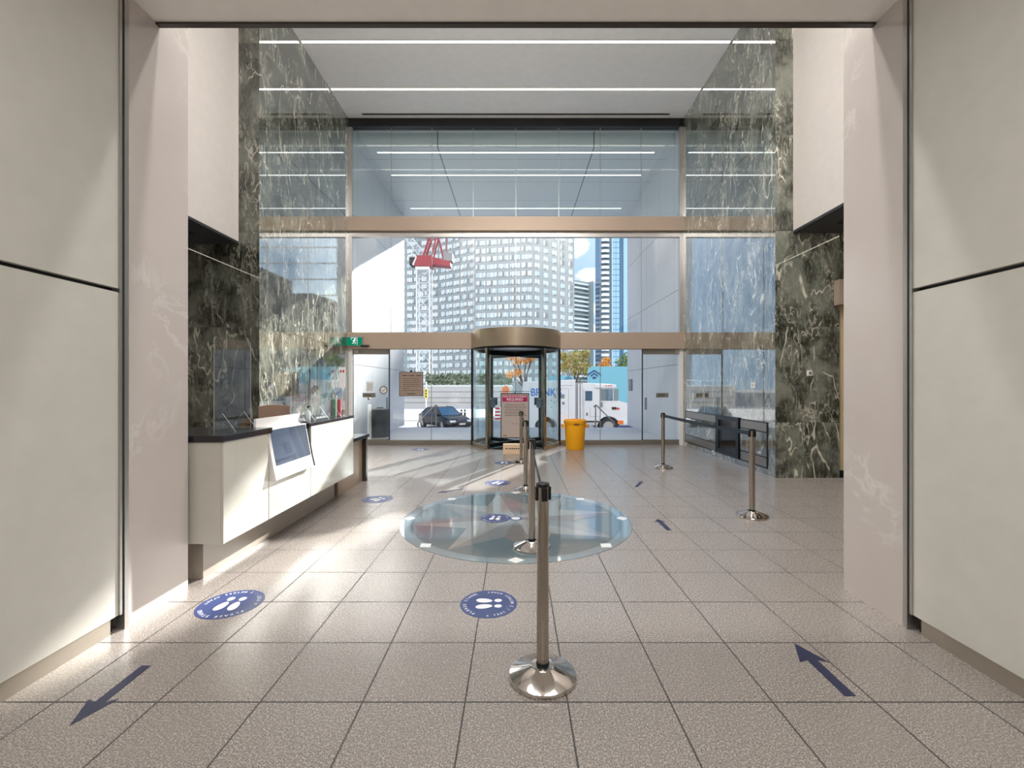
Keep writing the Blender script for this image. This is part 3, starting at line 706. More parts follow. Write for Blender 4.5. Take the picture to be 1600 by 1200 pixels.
# tilted visitor screen in the desk gap
t = thing('visitor_screen', 'tilted flat screen in a white housing set into the reception desk', 'screen', (-2.2, 4.3, .65)); ORG = (-2.2, 4.3, .65)
ky0, ky1 = 3.925, 4.655
prof = [(-2.118,.655),(-2.145,.775),(-2.205,1.10),(-2.30,1.10),(-2.26,.75),(-2.16,.645)]
MB().prism([(p[0], p[1]) for p in prof], 'y', ky0, ky1).build('housing', M['screen_frame'], t, off=ORG, bevel=.003)
def m_screen():
    s = NT('pale_mirror_screen'); vec, (x, y, z) = s.coord()
    return s.surf(s.pbsdf(s.mix(s.noise(vec, 3, 2), lin('7c889e'), lin('8d98ac')), .04, .65, 2.1).outputs[0])  # pale metallic base stands in for the reflected outdoors
e = .004; MB().add([(-2.146+e, ky0+.045, .777), (-2.146+e, ky1-.02, .777), (-2.2045+e, ky1-.02, 1.095), (-2.2045+e, ky0+.045, 1.095),
     (-2.156, ky0+.045, .777), (-2.156, ky1-.02, .777), (-2.2145, ky1-.02, 1.095), (-2.2145, ky0+.045, 1.095)],
     [(0,1,2,3),(7,6,5,4),(0,4,5,1),(1,5,6,2),(2,6,7,3),(3,7,4,0)]).build('display', m_screen(), t, off=ORG)
MB().prism([(-2.115,.655),(-2.142,.775),(-2.203,1.12),(-2.24,1.12),(-2.18,.66)], 'y', ky1+.012, ky1+.024).build('gap_shade_plate', M['dark_frame'], t, off=ORG)  # dark strip standing in for the shadowed gap beside the housing
MB().box(-2.365, -2.345, 4.0, 4.82, 1.10, 1.195).box(-2.365, -2.28, 4.0, 4.69, 1.10, 1.108).build('top_flange', M['screen_frame'], t, off=ORG)
# acrylic shields
def shield(label, x, y0, y1, z0, z1, feet=True, axis='y', x1=None):
    t = thing('acrylic_shield', label, 'acrylic shield', (x, (y0+y1)/2, z0), 0, 'clear acrylic shields on the desk')
    th = .006; H = z1-z0; c = .03
    if axis == 'y':
        h = (y1-y0)/2
        pts = [(-h,0),(h,0),(h,H-c),(h-c*.3,H-c*.3),(h-c,H),(-h+c,H),(-h+c*.3,H-c*.3),(-h,H-c)]
        MB().prism(pts, 'x', -th/2, th/2, mi=1, mcap=0).build('sheet', [g_acr, M['acrylic_edge']], t)
        if feet:
            for yy in (-h+.10, h-.10):
                MB().prism([(-.11,0),(.11,0),(.0,.15)], 'y', yy-.003, yy+.003, mi=1, mcap=0).build('foot', [g_acr, M['acrylic_edge']], t)
    else:
        w = x1-x; pts = [(0,0),(w,0),(w,H-c),(w-c*.3,H-c*.3),(w-c,H),(0,H)]
        MB().prism(pts, 'y', -th/2, th/2, mi=1, mcap=0).build('sheet', [g_acr, M['acrylic_edge']], t)
    return t
shield('large clear acrylic shield on the desk top nearest the pillar', -2.355, 3.46, 3.94, ZT1, 1.885)
shield('low clear acrylic shield just beyond the tilted screen', -2.40, 4.74, 5.16, ZT2, 1.64)
shield('clear acrylic shield second from the far end of the desk', -2.345, 5.2, 5.78, ZT2, 1.80)
shield('clear acrylic end shield with a white notice at the far end of the desk', -2.40, 5.86, 5.86, ZT2, 1.865, False, 'x', -2.235)
t = MB().box(-2.335, -2.25, 5.852, 5.856, 1.47, 1.74).build('taped_notice', M['paper']); tag(t, 'white notice with red marks taped to the end acrylic shield', 'notice')
MB().box(-2.32, -2.30, 5.8505, 5.8518, 1.67, 1.70).box(-2.285, -2.262, 5.8505, 5.8518, 1.67, 1.70).build('red_mark', M['red'], t)
t = thing('brochure_holder', 'clear leaflet holder with green and red leaflets at the desk end', 'leaflet holder', (-2.32, 5.78, ZT2))
MB().box(-.085, .085, -.045, -.042, 0, .24).box(-.085, -.082, -.042, .03, 0, .24).box(.082, .085, -.042, .03, 0, .24).box(-.085, .085, -.045, .03, 0, .004).build('holder', g_acr, t)
MB().box(-.078, -.012, -.035, -.01, .005, .22).build('leaflet', mat('leaflet_green', '6fae90', .5), t)
MB().box(.005, .05, -.035, -.01, .005, .22).build('leaflet', mat('leaflet_red', 'd0525a', .5), t)
t = thing('pump_bottle', 'small pump bottle on the desk beyond the tilted screen', 'bottle', (-2.31, 4.92, ZT2))
MB().lathe([(0,0),(.028,0),(.03,.01),(.03,.10),(.012,.125),(.012,.14),(0,.14)], n=20).build('bottle', mat('bottle_grey', 'b8c0c4', .2), t, smooth=40)
MB().cyl((0,0,.14),(0,0,.165),.006,n=10).cyl((0,0,.165),(.03,-.01,.168),.006,n=8).build('pump', M['dark_frame'], t)
# office chair behind the desk
t = thing('office_chair', 'brown high-backed chair behind the reception desk', 'chair', (-2.96, 5.45, 0), R(35))
m = MB(); N = 8
for i in range(N):
    a, b = -.17+.34*i/N, -.17+.34*(i+1)/N; f = lambda q: .05*(1-(q/.24)**2)
    for z0, z1 in ((.55, 1.22),):
        vs = [(a,f(a),z0),(b,f(b),z0),(b,f(b)+.02,z1+.04*(1-(b/.24)**2)),(a,f(a)+.02,z1+.04*(1-(a/.24)**2))]
        vs += [(x,y+.06,z) for x,y,z in vs]
        m.add(vs, [(0,1,2,3),(7,6,5,4),(3,2,6,7),(0,4,5,1)])
m.build('backrest', M['chair_brown'], t, smooth=50)
MB().box(-.24, .24, -.45, .03, .43, .51).build('seat', M['chair_brown'], t, bevel=.03)
MB().cyl((0,-.2,.1),(0,-.2,.43),.03,n=14).build('stem', M['dark_frame'], t, smooth=40)
for k in range(5):
    a = 2*math.pi*k/5; MB().cyl((0,-.2,.11),(.27*math.cos(a),-.2+.27*math.sin(a),.075),.02,.014,n=8).build('leg', M['dark_frame'], t)
    MB().cyl((.27*math.cos(a)-.012,-.2+.27*math.sin(a),.03),(.27*math.cos(a)+.012,-.2+.27*math.sin(a),.03),.03,n=14).build('caster', M['black'], t)
MB().box(-.03,.03,.08,.11,.4,.75).build('back_bar', M['dark_frame'], t)
# ------------------------------------------------------------------ outside: porch, plaza, street
ZS = -1.4; PE = 15.8
struct(MB().box(-12, 12, YF+.15, PE, -.4, -.002), 'plaza', paving, 'pale paved entrance terrace beyond the glass', 'terrace')
m = MB()
for k in range(8): m.box(-12, 12, PE+.3*k, PE+.3*(k+1)+.01, ZS-.1, -.175*(k+1)+.0)
struct(m, 'terrace_steps', M['concrete'], 'wide steps going down from the terrace', 'steps')
struct(MB().box(-150, 150, PE+2.4, 400, ZS-.4, ZS), 'street', M['asphalt'], 'pale road where the car and truck stand', 'street')
struct(MB().box(-60, 60, 36, 60, ZS, ZS+.06), 'sidewalk', M['concrete'], 'pale sidewalk beyond the road', 'sidewalk')
struct(MB().box(-XL-2, -XL, YF+.15, 16.7, 0, 8.6), 'wall_left_porch', extp, 'white panelled porch wall beyond the desk-side glass door', 'wall')
struct(MB().box(XL, XL+2, YF+.15, 16.7, 0, 8.6), 'wall_right_porch', extp, 'white panelled porch wall with the grey entry panel', 'wall')
struct(MB().box(-XL-2, XL+2, 11.75, 18.45, 7.8, 8.6).box(-XL-2, XL+2, YF+.5, 11.75, ZC-.02, 8.6), 'canopy', soff, 'panelled canopy soffit over the terrace', 'canopy')
led2 = emit('porch_led', (1,.97,.92,1), 4.0)
for yy, lab in ((11.98, 'porch light line closest to the glass'), (13.27, 'porch light line in the middle of the canopy'), (15.76, 'porch light line farthest out under the canopy')):
    ledline(yy, 7.8, -3.75, 3.75, lab, led2, .03)
# wall intercom
t = thing('entry_panel', 'grey entry panel on the white porch wall', 'intercom', (XL, 16.2, 1.5))
MB().box(-.03, 0, -.22, .22, -.20, .22).build('housing', M['slate'], t, bevel=.005)
MB().box(-.034, -.0302, -.15, .15, .02, .15).build('screen', M['plaque'], t)
# outdoor trash can
t = thing('trash_can', 'dark round trash can on the terrace behind the glass door', 'trash can', (PX(594, 12.3), 12.3, 0))
MB().lathe([(0,0),(.22,0),(.24,.03),(.24,.78),(.245,.80),(.25,.83),(.20,.86),(.10,.87),(0,.87)], n=36).build('body', M['trash_dark'], t, smooth=35)
MB().lathe([(.245,.02),(.255,.03),(.255,.06),(.245,.07)], n=36).build('foot_ring', alu, t, smooth=35)
MB().lathe([(0,.872),(.09,.872),(.09,.89),(0,.89)], n=24).build('lid', M['black'], t, smooth=35)
t = MB().box(-.012, .012, -.12, .12, 0, .98).build('screen_panel', M['white_plastic'], bevel=.004); t.location = (PX(577.5, 11.95), 11.95, 0); tag(t, 'upright white panel beside the dark trash can', 'panel')
# handrails on the steps
for s, lab in ((-1, 'steel handrail on the terrace steps near the dark car'), (1, 'steel handrail on the terrace steps in front of the truck')):
    t = thing('handrail', lab, 'handrail', (s*2.82, PE-.1, 0))
    dx, dy = s*1.15, 2.3
    zt = PZ(633, PE-.1); zb = PZ(660, 18.0)
    m = MB().tube([(-s*.07, -.03, zt-.06), (0,0,zt), (s*.05,.1,zt-.01), (dx,dy,zb), (dx+s*.05,dy+.1,zb-.1)], .022, 10); m.build('rail', steel, t, smooth=40)
    MB().cyl((0,0,0),(0,0,zt),.024,n=10).build('post', steel, t, smooth=40)
    MB().cyl((dx,dy,ZS+.25),(dx,dy,zb),.024,n=10).build('post', steel, t, smooth=40)
# ------------------------------------------------------------------ dark car
def make_car(label, loc, rz):
    t = thing('car', label, 'car', loc, rz)
    # stations along x: half width at sill, belt; z sill, z belt
    st = [(-2.32,.62,.70,.45,.86),(-2.2,.80,.80,.30,.93),(-1.7,.88,.87,.26,.99),(-1.0,.90,.89,.25,.98),(0,.90,.89,.25,.96),(.9,.90,.88,.25,.94),(1.5,.89,.85,.26,.88),(2.05,.86,.78,.24,.76),(2.3,.74,.66,.28,.64),(2.38,.60,.55,.34,.56)]
    def ring(x, ws, wb, zs, zb):
        return [(x,-wb*.92,zb),(x,-wb,zb-.06),(x,-ws-.01,(zs+zb)/2),(x,-ws,zs+.1),(x,-ws+.06,zs),(x,ws-.06,zs),(x,ws,zs+.1),(x,ws+.01,(zs+zb)/2),(x,wb,zb-.06),(x,wb*.92,zb)]
    m = MB(); k = 10; vs = []; fs = []
    for s in st: vs += ring(*s)
    for j in range(len(st)-1):
        for i in range(k): fs.append((j*k+i, j*k+(i+1) % k, (j+1)*k+(i+1) % k, (j+1)*k+i))
    fs += [tuple(range(k)), tuple(range((len(st)-1)*k, len(st)*k))]
    m.add(vs, fs); body = m.build('body', M['car_black'], t, smooth=38)
    # greenhouse
    gh = [(-1.95,.72,.99,.70,1.00),(-1.25,.78,.97,.60,1.36),(-.6,.80,.95,.60,1.43),(.15,.80,.94,.60,1.42),(1.05,.76,.92,.72,.94)]
    m = MB(); vs = []; fs = []; k = 4
    for x, wb, zb, wr, zr in gh: vs += [(x,-wb,zb-.03),(x,-wr,zr),(x,wr,zr),(x,wb,zb-.03)]
    for j in range(len(gh)-1):
        for i in range(3): fs.append((j*k+i, j*k+i+1, (j+1)*k+i+1, (j+1)*k+i))
    m.add(vs, fs); m.m = [0 if i % 3 == 1 else 1 for i in range(len(fs))]; m.build('cabin_glass', [M['car_glass'], M['black_gloss']], t)  # blue front and rear glass carries a painted sky reflection; sides left dark
    m = MB()
    m.add([(-1.25,-.58,1.365),(-1.25,.58,1.365),(-.6,.58,1.44),(-.6,-.58,1.44),(.15,.58,1.43),(.15,-.58,1.43)], [(0,1,2,3),(3,2,4,5)])
    m.build('roof', M['car_black'], t, fix=False)
    for s in (-1, 1):
        p = MB()
        p.tube([(-1.95,s*.71,.99),(-1.25,s*.605,1.36),(-.6,s*.605,1.435),(.15,s*.605,1.425),(1.05,s*.735,.935)], .03, 6).tube([(-.35,s*.80,.96),(-.4,s*.605,1.42)], .035, 6)
        p.build('pillar_trim', M['car_black'], t)
        MB().box(.62,.8,min(s*.80,s*.98),max(s*.80,s*.98),.93,1.06).build('mirror', M['car_black'], t, bevel=.03)
        MB().box(2.12,2.36,min(s*.42,s*.76),max(s*.42,s*.76),.55,.68,M=None).build('headlight', M['win_white'], t, bevel=.03)
        for wx in (-1.4, 1.42):
            w = MB().cyl((wx, s*.72, .33), (wx, s*.915, .33), .33, n=28).build('wheel', M['rubber'], t, smooth=40)
            h = MB().cyl((wx, s*.90, .33), (wx, s*.925, .33), .09, n=16)
            for q in range(7):
                a = 2*math.pi*q/7; h.cyl((wx, s*.92, .33), (wx+.24*math.cos(a), s*.92, .33+.24*math.sin(a)), .025, n=6)
            h.lathe([(.24,0),(.25,.01),(.235,.02)], n=24) if False else None
            h.build('rim', alu, w)
    MB().box(2.33, 2.41, -.42, .42, .36, .56).build('grille', M['black'], t, bevel=.01)
    MB().box(2.405, 2.42, -.22, .22, .40, .50).build('number_plate', M['win_white'], t)
    MB().box(2.30, 2.385, -.62, .62, .24, .34).build('bumper_lip', M['rubber'], t, bevel=.02)
    return t
make_car('dark sedan parked on the road beyond the sidelight', (PX(693.5, 30), 30, ZS), R(-52))
# ------------------------------------------------------------------ armoured truck
yk = 25.5; kx = yk/F
TX = lambda px: (px-CX)*kx; TZ = lambda py: EYE-(py-CY)*kx
t = thing('armored_truck', 'white armoured cash truck with blue lettering parked on the road', 'truck', (3.6, 26.6, ZS)); ORG = (3.6, 26.6, ZS)
yA, yB = 25.5, 27.8; zlow = -.98
def archpts(cx, r, z): return [(cx + r*math.cos(math.pi*k/14), z + r*math.sin(math.pi*k/14)) for k in range(15)]
rw = TX(853)
prof = [(TX(817),zlow)] + archpts(rw, .66, zlow)[::-1] + [(TX(899),zlow),(TX(899),TZ(593)),(TX(817.5),TZ(596.5))]
MB().prism(prof, 'y', yA, yB).build('cargo_body', M['truck_white'], t, off=ORG, bevel=.03)
m = MB()
for px in (888.5,): m.box(TX(px)-.012, TX(px)+.012, yA-.006, yA+.001, TZ(660), TZ(607))
m.box(TX(872), TX(888.5), yA-.006, yA+.001, TZ(607)-.01, TZ(607)+.01); m.box(TX(876), TX(896), yA-.006, yA+.001, TZ(602)-.03, TZ(602)+.0)
m.build('door_seam', M['truck_grey'], t, off=ORG)
for a in ((874.5,882,616,622.5),(878,882,628,632),(866,868.5,616,622)): MB().box(TX(a[0]), TX(a[1]), yA-.012, yA+.001, TZ(a[3]), TZ(a[2])).build('side_window', M['win_dark'], t, off=ORG)
for px, py in ((861.5,625.5),(867,629),(861.5,636)): MB().cyl((TX(px),yA-.012,TZ(py)),(TX(px),yA+.001,TZ(py)),.04,n=10).build('gun_port', M['win_dark'], t, off=ORG)
m = MB(); m.mesh(*text_geo("BRINK'S", 16.5*kx, 'LEFT', .02), Matrix.Translation((TX(829), yA-.008, TZ(613.5))) @ Matrix.Rotation(R(90), 4, 'X') @ Matrix.Diagonal((.84,1,1,1)))
m.build('lettering', M['letter_blue'], t, fix=False, off=ORG)
MB().box(TX(899), TX(910), yA+.12, yB-.12, zlow+.1, TZ(598)).build('bulkhead', M['truck_grey'], t, off=ORG)
for px in (904.5, 908.5): MB().cyl((TX(px),yA+.06,zlow+.2),(TX(px),yA+.06,TZ(600)),.05,n=10).build('grab_pipe', M['truck_white'], t, off=ORG, smooth=40)
fw = TX(951)
prof = [(TX(910),-.78),(TX(932),-.78)] + archpts(fw, .66, -.95)[::-1] + [(7.15,-.95),(7.15,.20),(TX(985),TZ(631)),(TX(968),TZ(627)),(TX(959.5),TZ(606)),(TX(958),TZ(600)),(TX(910),TZ(598))]
MB().prism(prof, 'y', yA+.02, yB-.02).build('cab', M['truck_white'], t, off=ORG, bevel=.03)
MB().prism([(TX(929),TZ(600)),(TX(962),TZ(600.5)),(TX(963),TZ(606)),(TX(929),TZ(606))], 'y', yA-.06, yB+.06).build('visor', M['truck_white'], t, off=ORG, bevel=.02)
for px in (945, 949.5, 953.5): MB().box(TX(px), TX(px+2.6), yA-.075, yA-.055, TZ(603.4), TZ(602)).build('marker_light', M['red_light'], t, off=ORG)
for a in ((914.5,925.5,611,626),(939,957.5,608,626)):
    MB().box(TX(a[0]), TX(a[1]), yA+.003, yA+.021, TZ(a[3]), TZ(a[2])).build('cab_window', M['car_glass'], t, off=ORG)
m = MB(); m.add([(TX(959.3)+.02,yA+.2,TZ(607.5)),(TX(967.5)+.025,yA+.2,TZ(626)),(TX(967.5)+.025,yB-.2,TZ(626)),(TX(959.3)+.02,yB-.2,TZ(607.5))], [(0,1,2,3)]); m.build('windshield', M['car_glass'], t, off=ORG, fix=False)
MB().box(TX(959), TX(966.5), yA-.0, yA+.021, TZ(626), TZ(608)).build('quarter_window', M['win_dark'], t, off=ORG)
m = MB()
for x in (912, 937.5): m.box(TX(x)-.012, TX(x)+.012, yA+.008, yA+.021, -.7, TZ(607))
m.box(TX(922),TX(936),yA+.008,yA+.021,TZ(651)-.01,TZ(651)+.01).box(TX(922)-.01,TX(922)+.01,yA+.008,yA+.021,TZ(651),TZ(636))
m.build('door_seam', M['truck_grey'], t, off=ORG)
MB().box(TX(916.5), TX(918), yA-.01, yA+.02, TZ(649.5), TZ(645)).build('handle', M['black'], t, off=ORG)
MB().box(TX(939), TX(941.5), yA-.1, yA+.02, TZ(636), TZ(628)).build('mirror', M['win_dark'], t, off=ORG, bevel=.02)
MB().box(TX(956), TX(963), yA+.0, yA+.021, TZ(640), TZ(636)).build('side_marking', M['rubber'], t, off=ORG)
MB().box(TX(963), TX(968), yA+.0, yA+.021, TZ(640), TZ(637)).build('side_marking', M['red_light'], t, off=ORG)
MB().box(TX(914), TX(935), yA-.06, yA+.1, TZ(659.5), TZ(657.5)).build('step', M['black'], t, off=ORG)
MB().box(TX(965), TX(974), yA-.02, yA+.05, TZ(663), TZ(657)).build('turn_signal', M['orange'], t, off=ORG, bevel=.02)
MB().box(TX(974), TX(980), yA-.02, yA+.05, TZ(663), TZ(657)).build('headlight', M['win_white'], t, off=ORG, bevel=.02)
MB().box(TX(965), 7.3, yA-.03, yB+.03, TZ(672), TZ(664.5)).build('bumper', M['navy'], t, off=ORG, bevel=.02)
for wx in (rw, fw):
    for y0, y1 in ((yA+.06, yA+.40), (yB-.40, yB-.06)):
        w = MB().cyl((wx,y0,ZS+.52),(wx,y1,ZS+.52),.52,n=32).build('wheel', M['rubber'], t, off=ORG, smooth=40)
        yo = y0 if y0 < 26.6 else y1
        h = MB().cyl((wx,yo-.012,ZS+.52),(wx,yo+.012,ZS+.52),.30,n=24).cyl((wx,yo-.03,ZS+.52),(wx,yo+.03,ZS+.52),.12,n=14); h.build('hub', M['truck_grey'], w, off=ORG, smooth=40)
# ------------------------------------------------------------------ street things
def bollard(x, y, lab):
    t = thing('bollard', lab, 'bollard', (x, y, ZS), 0, 'bollards by the road')
    MB().lathe([(.09,0),(.09,.85),(.07,.93),(0,.95)], n=16).build('post', M['dark_frame'], t, smooth=40)
    MB().lathe([(.093,.70),(.093,.78)], n=16).build('band', M['win_white'], t)
bollard(PX(721, 36), 36, 'dark bollard beside the car, nearer its windshield'); bollard(PX(726.3, 36), 36, 'dark bollard beside the car, nearer the revolving door')
t = thing('traffic_barrel', 'red and white striped barrel seen through the revolving door', 'traffic barrel', (PX(777.5, 37), 37, ZS))
MB().lathe([(0,0),(.30,0),(.30,.06),(.24,.08),(.22,1.0),(.1,1.05),(0,1.05)], n=20).build('body', M['red'], t, smooth=40)
[MB().lathe([(.248-.02*z, z),(.248-.02*z-.004, z+.14)], n=20).build('stripe', M['win_white'], t) for z in (.2, .48, .76)]
t = thing('roadwork_sign', 'round orange roadwork sign behind the poster', 'road sign', (PX(790, 41), 41, ZS))
MB().prism([(.36*math.cos(a)*1.0, 2.45+.42*math.sin(a)) for a in [2*math.pi*k/24 for k in range(24)]], 'y', -.02, .02).build('panel', M['orange'], t)
m = MB()
for x in (-.14, 0, .14): m.box(x-.02, x+.02, -.024, -.0205, 2.2, 2.72)
m.build('symbol', M['rubber'], t)
MB().cyl((0,.03,0),(0,.03,2.4),.03,n=8).cyl((-.4,.03,.02),(.4,.03,.02),.03,n=8).build('stand', M['dark_frame'], t)
t = thing('traffic_signal', 'yellow traffic signal on a pale pole beyond the car', 'traffic light', (PX(666, 48), 48, ZS))
MB().cyl((0,0,0),(0,0,3.3),.07,n=10).build('pole', M['crane_white'], t)
MB().box(-.16, .16, -.14, .14, 1.5, 2.5).build('housing', M['yellow_signal'], t, bevel=.02)
for z, nm in ((2.3,'lens'),(2.0,'lens'),(1.7,'lens')): MB().cyl((0,-.16,z),(0,-.139,z),.09,n=14).build(nm, M['rubber'], t)
# teal hoardings with a house mark
def hoard(label, x0, x1, ztop, y, marks, slope=0):
    t = thing('hoarding', label, 'hoarding', ((x0+x1)/2, y, ZS)); h = (x1-x0)/2; zt = ztop-ZS
    c = .35
    MB().prism([(-h,0),(h,0),(h,zt+slope),(-h+c,zt),(-h+c*.3,zt-c*.35),(-h,zt-c*1.2)], 'y', 0, .12).build('panel', M['teal'], t)
    m = MB()
    for cx, cz, s in marks:
        for dz, q in ((0, 1.0), (-.28*s, .55)):
            for sg in (-1, 1):
                a = Vector((cx+sg*.62*s*q, -.01, cz-.42*s*q+dz)); b = Vector((cx, -.01, cz+dz)); n = Vector((0,0,.08*s)); m.quad(a-n, b-n, b+n, a+n)
        m.box(cx-.16*s, cx+.16*s, -.014, -.006, cz-.75*s, cz-.55*s)
    m.build('house_mark', M['navy'], t, fix=False)
    m = MB()
    for x in (-h+.3, 0, h-.3): m.box(x-.06, x+.06, .12, .24, 0, zt-.5)
    m.build('post', M['concrete_dark'], t)
    return t
hoard('large teal hoarding with a house mark behind the truck cab', PX(918, 36), PX(990, 36), PZ(572.5, 36), 36, [((928.5-954)*36/F, PZ(579, 36)-ZS, .9)], 0)
hoard('low teal hoarding with a house mark behind the truck body', PX(858, 37), PX(896, 37), PZ(587, 37), 37, [((888-877)*37/F, PZ(588.5, 37)-ZS, .5)], .0)
t = thing('site_cabin', 'teal site cabin with grey windows behind the truck hood', 'cabin', (PX(972, 40), 40, ZS))
MB().box(-2.2, 3.2, 0, 2.4, 0, PZ(576.5, 40)-ZS).build('shell', M['teal'], t, bevel=.03)
for x in (-1.3, .2): MB().box(x, x+.9, -.03, .0, 3.0-.1, 3.9).build('window', M['win_dark'], t)
for x in (-3.1, -2.75): MB().box(x+.9, x+1.05, -.02, 0, 2.6, 3.9).build('banner', M['paper'], t)
# terrace wall with hedges across the road
t = thing('retaining_wall', 'long pale concrete terrace wall across the road', 'wall', (-14, 60, ZS))
W0, W1 = PX(560, 60)+14, PX(800, 60)+14
MB().box(W0, W1, 0, 1.2, 0, 2.75).build('wall_face', M['concrete'], t)
m = MB(); [m.box(W0, W1, -.06, 0, z, z+.08) for z in (.55, 1.2, 2.0)]; m.build('ledge', M['concrete_dark'], t)
MB().box(W0, W1, -.05, 1.3, 2.75, 2.9).build('coping', M['win_white'], t)
m = MB(); m.box(W0, W1, 1.35, 1.40, 3.55, 3.63)
x = W0
while x < W1: m.box(x, x+.05, 1.35, 1.40, 2.75, 3.6); x += 1.5
m.box(W0, W1, 1.2, 6, 2.5, 2.74); m.build('railing', M['win_white'], t)
def leaves(m, n, fpos, s0, s1, nm=1):
    for _ in range(n):
        c = Vector(fpos()); s = rnd.uniform(s0, s1)
        a = Vector((rnd.gauss(0,1), rnd.gauss(0,1), rnd.gauss(0,1))).normalized(); u = a.orthogonal().normalized()*s; w = a.cross(u).normalized()*s*.7
        m.quad(c-u-w*.2, c-w, c+u+w*.2, c+w, rnd.randrange(nm))
lf_dark = [m_leaf('hedge_dark', '45543f', '6b7a60'), m_leaf('hedge_mid', '71826a', '98a58c')]
for lab, yy, z0, z1, n in (('lower clipped green hedge along the terrace wall', 60.6, 1.75, 2.25, 2600), ('upper green hedge behind the white railing', 62.6, 1.5, 3.25, 3400)):
    m = MB(); a, b = PX(665, yy), PX(800, yy)
    leaves(m, n, lambda: (rnd.uniform(a, b), yy+rnd.uniform(-.4, .4), z0 + (z1-z0)*rnd.random()**.7*(.8+.2*math.sin(rnd.random()*9))), .10, .2, 2)
    o = m.build('hedge', lf_dark, fix=False); tag(o, lab, 'hedge')
# trees
def tree(label, x, y, h, trunk_h, blobs, mats, n, leaf, seed):
    r2 = random.Random(seed)
    t = thing('tree', label, 'tree', (x, y, ZS), 0, 'autumn trees across the road')
    tr = MB().cyl((0,0,0),(.1,0,trunk_h),.16,.11,n=10)
    for bx, by, bz, br in blobs:
        mid = Vector((bx*.45, by*.45, (trunk_h+bz)/2+.1)); tr.cyl((.1,0,trunk_h-.05), mid, .085, .055, n=7); tr.cyl(mid, (bx,by,bz), .055, .02, n=6)
        for q in range(4):
            d = Vector((r2.gauss(0,1), r2.gauss(0,1), abs(r2.gauss(0,.8)))).normalized()*br*.9; tr.cyl(mid.lerp(Vector((bx,by,bz)), r2.random()), Vector((bx,by,bz))+d, .025, .008, n=5)
    tr.build('trunk', M['bark'], t)
    m = MB()
    def pos():
        b = r2.choice(blobs); d = Vector((r2.gauss(0,1), r2.gauss(0,1), r2.gauss(0,1))).normalized()*b[3]*r2.random()**.45
        return (b[0]+d.x, b[1]+d.y, b[2]+d.z*.8)
    leaves(m, n, pos, leaf*.6, leaf, len(mats))
    m.build('crown', mats, t, fix=False)
yel = [m_leaf('leaf_gold', 'e79a2c', 'f2c26a'), m_leaf('leaf_amber', 'd98a2a', 'efb04a')]
ygr = [m_leaf('leaf_olive', '7d8a3c', 'a8a850'), m_leaf('leaf_lime', '99a04a', 'c2b455'), m_leaf('leaf_rust', 'b28a3c', 'd9a23c')]
grn = [m_leaf('leaf_green', '5a7a3c', '87a054')]
d = 46/F
tree('golden leaved tree seen through the revolving door', PX(818, 46), 46, 6, 2.6, [(-1.0,0,6.3,.75),(.35,0,6.4,.95),(-.7,.2,5.4,.6),(-1.5,.1,5.9,.5),(1.0,0,6.2,.65),(-.6,0,4.2,.6),(-1.4,0,4.0,.5),(.3,0,5.4,.45),(.9,0,5.6,.35)], yel, 1900, .11, 3)
tree('broad olive green tree beyond the yellow bin', PX(896, 50), 50, 7, 2.4, [(-1.1,0,5.0,.8),(.2,0,6.2,1.0),(1.2,0,5.2,1.0),(-.4,0,5.6,.9),(1.7,0,4.4,.7),(.3,0,4.7,1.0),(-1.2,0,6.2,.6),(1.3,0,6.4,.7)], ygr, 2300, .13, 5)
tree('small orange tree above the teal hoarding', PX(946, 56), 56, 6, 3.0, [(-.3,0,5.3,.7),(.4,0,5.0,.7),(.1,0,6.0,.6)], yel, 800, .14, 8)
tree('leafy green tree at the edge of the white porch wall', PX(976, 52), 52, 7, 3, [(0,0,5.6,1.1),(.6,0,4.8,1.0),(-.4,0,4.9,.8),(.6,0,6.2,.9)], grn, 1500, .14, 11)
# ------------------------------------------------------------------ big apartment building
t = thing('apartment_building', 'large grey apartment tower with ribbons of pale windows', 'apartment building', (5.6, 150, ZS)); ORG = Vector((5.6, 150, ZS))
def at(px, d): return Vector((PX(px, d), d))
pts = [at(585, 176), at(686, 169), at(742, 160.5), at(742, 154), at(832, 150), at(897.5, 161), at(897.5, 190), at(560, 200)]
HB = 80
MB().prism([(p.x, p.y) for p in pts], 'z', ZS, HB).build('tower_body', M['brick_grey'], t, off=ORG)
WM = [M['win_white'], M['win_blue'], M['win_dark'], M['concrete_dark']]
def window_geo(w, h, npane, r2):
    m = MB(); pw = w/npane
    m.box(-w/2-.06, w/2+.06, -.05, .02, -h/2-.06, h/2+.06, 3)
    for k in range(npane):
        x0 = -w/2 + pw*k
        c = r2.choice((0,0,0,1,1,2))
        m.box(x0+.06, x0+pw-.06, -.10, -.05, -h/2+.05, h/2-.05, c)
        if r2.random() < .45: m.box(x0+pw*.5, x0+pw-.1, -.25, -.05, -h/2-.1, -h/2+.35, 2)
    return m
r2 = random.Random(21)
wins = []
def face(a, b, nb, ww, npane, tag_, phase=0.0):
    d = (b-a); L = d.length; d = d/L; nrm = Vector((d.y, -d.x)); rot = math.atan2(d.y, d.x)
    for i in range(nb):
        c = a + d*(L*(i+.5)/nb)
        for f in range(27):
            z = 3.4 + 2.78*f
            if z > HB-2: continue
            wins.append((tag_, c.x, c.y, z, rot, ww, npane))
face(pts[4], pts[5], 5, 2.1, 3, 'B'); face(pts[3], pts[4], 5, 3.6, 5, 'A'); face(pts[1], pts[2], 5, 2.85, 4, 'C'); face(pts[0], pts[1], 6, 3.7, 5, 'A2')
variants = {}
for key, ww, npn in (('B',2.1,3),('A',3.6,5),('C',2.85,4),('A2',3.7,5)):
    variants[key] = [window_geo(ww, 1.72, npn, r2) for _ in range(5)]
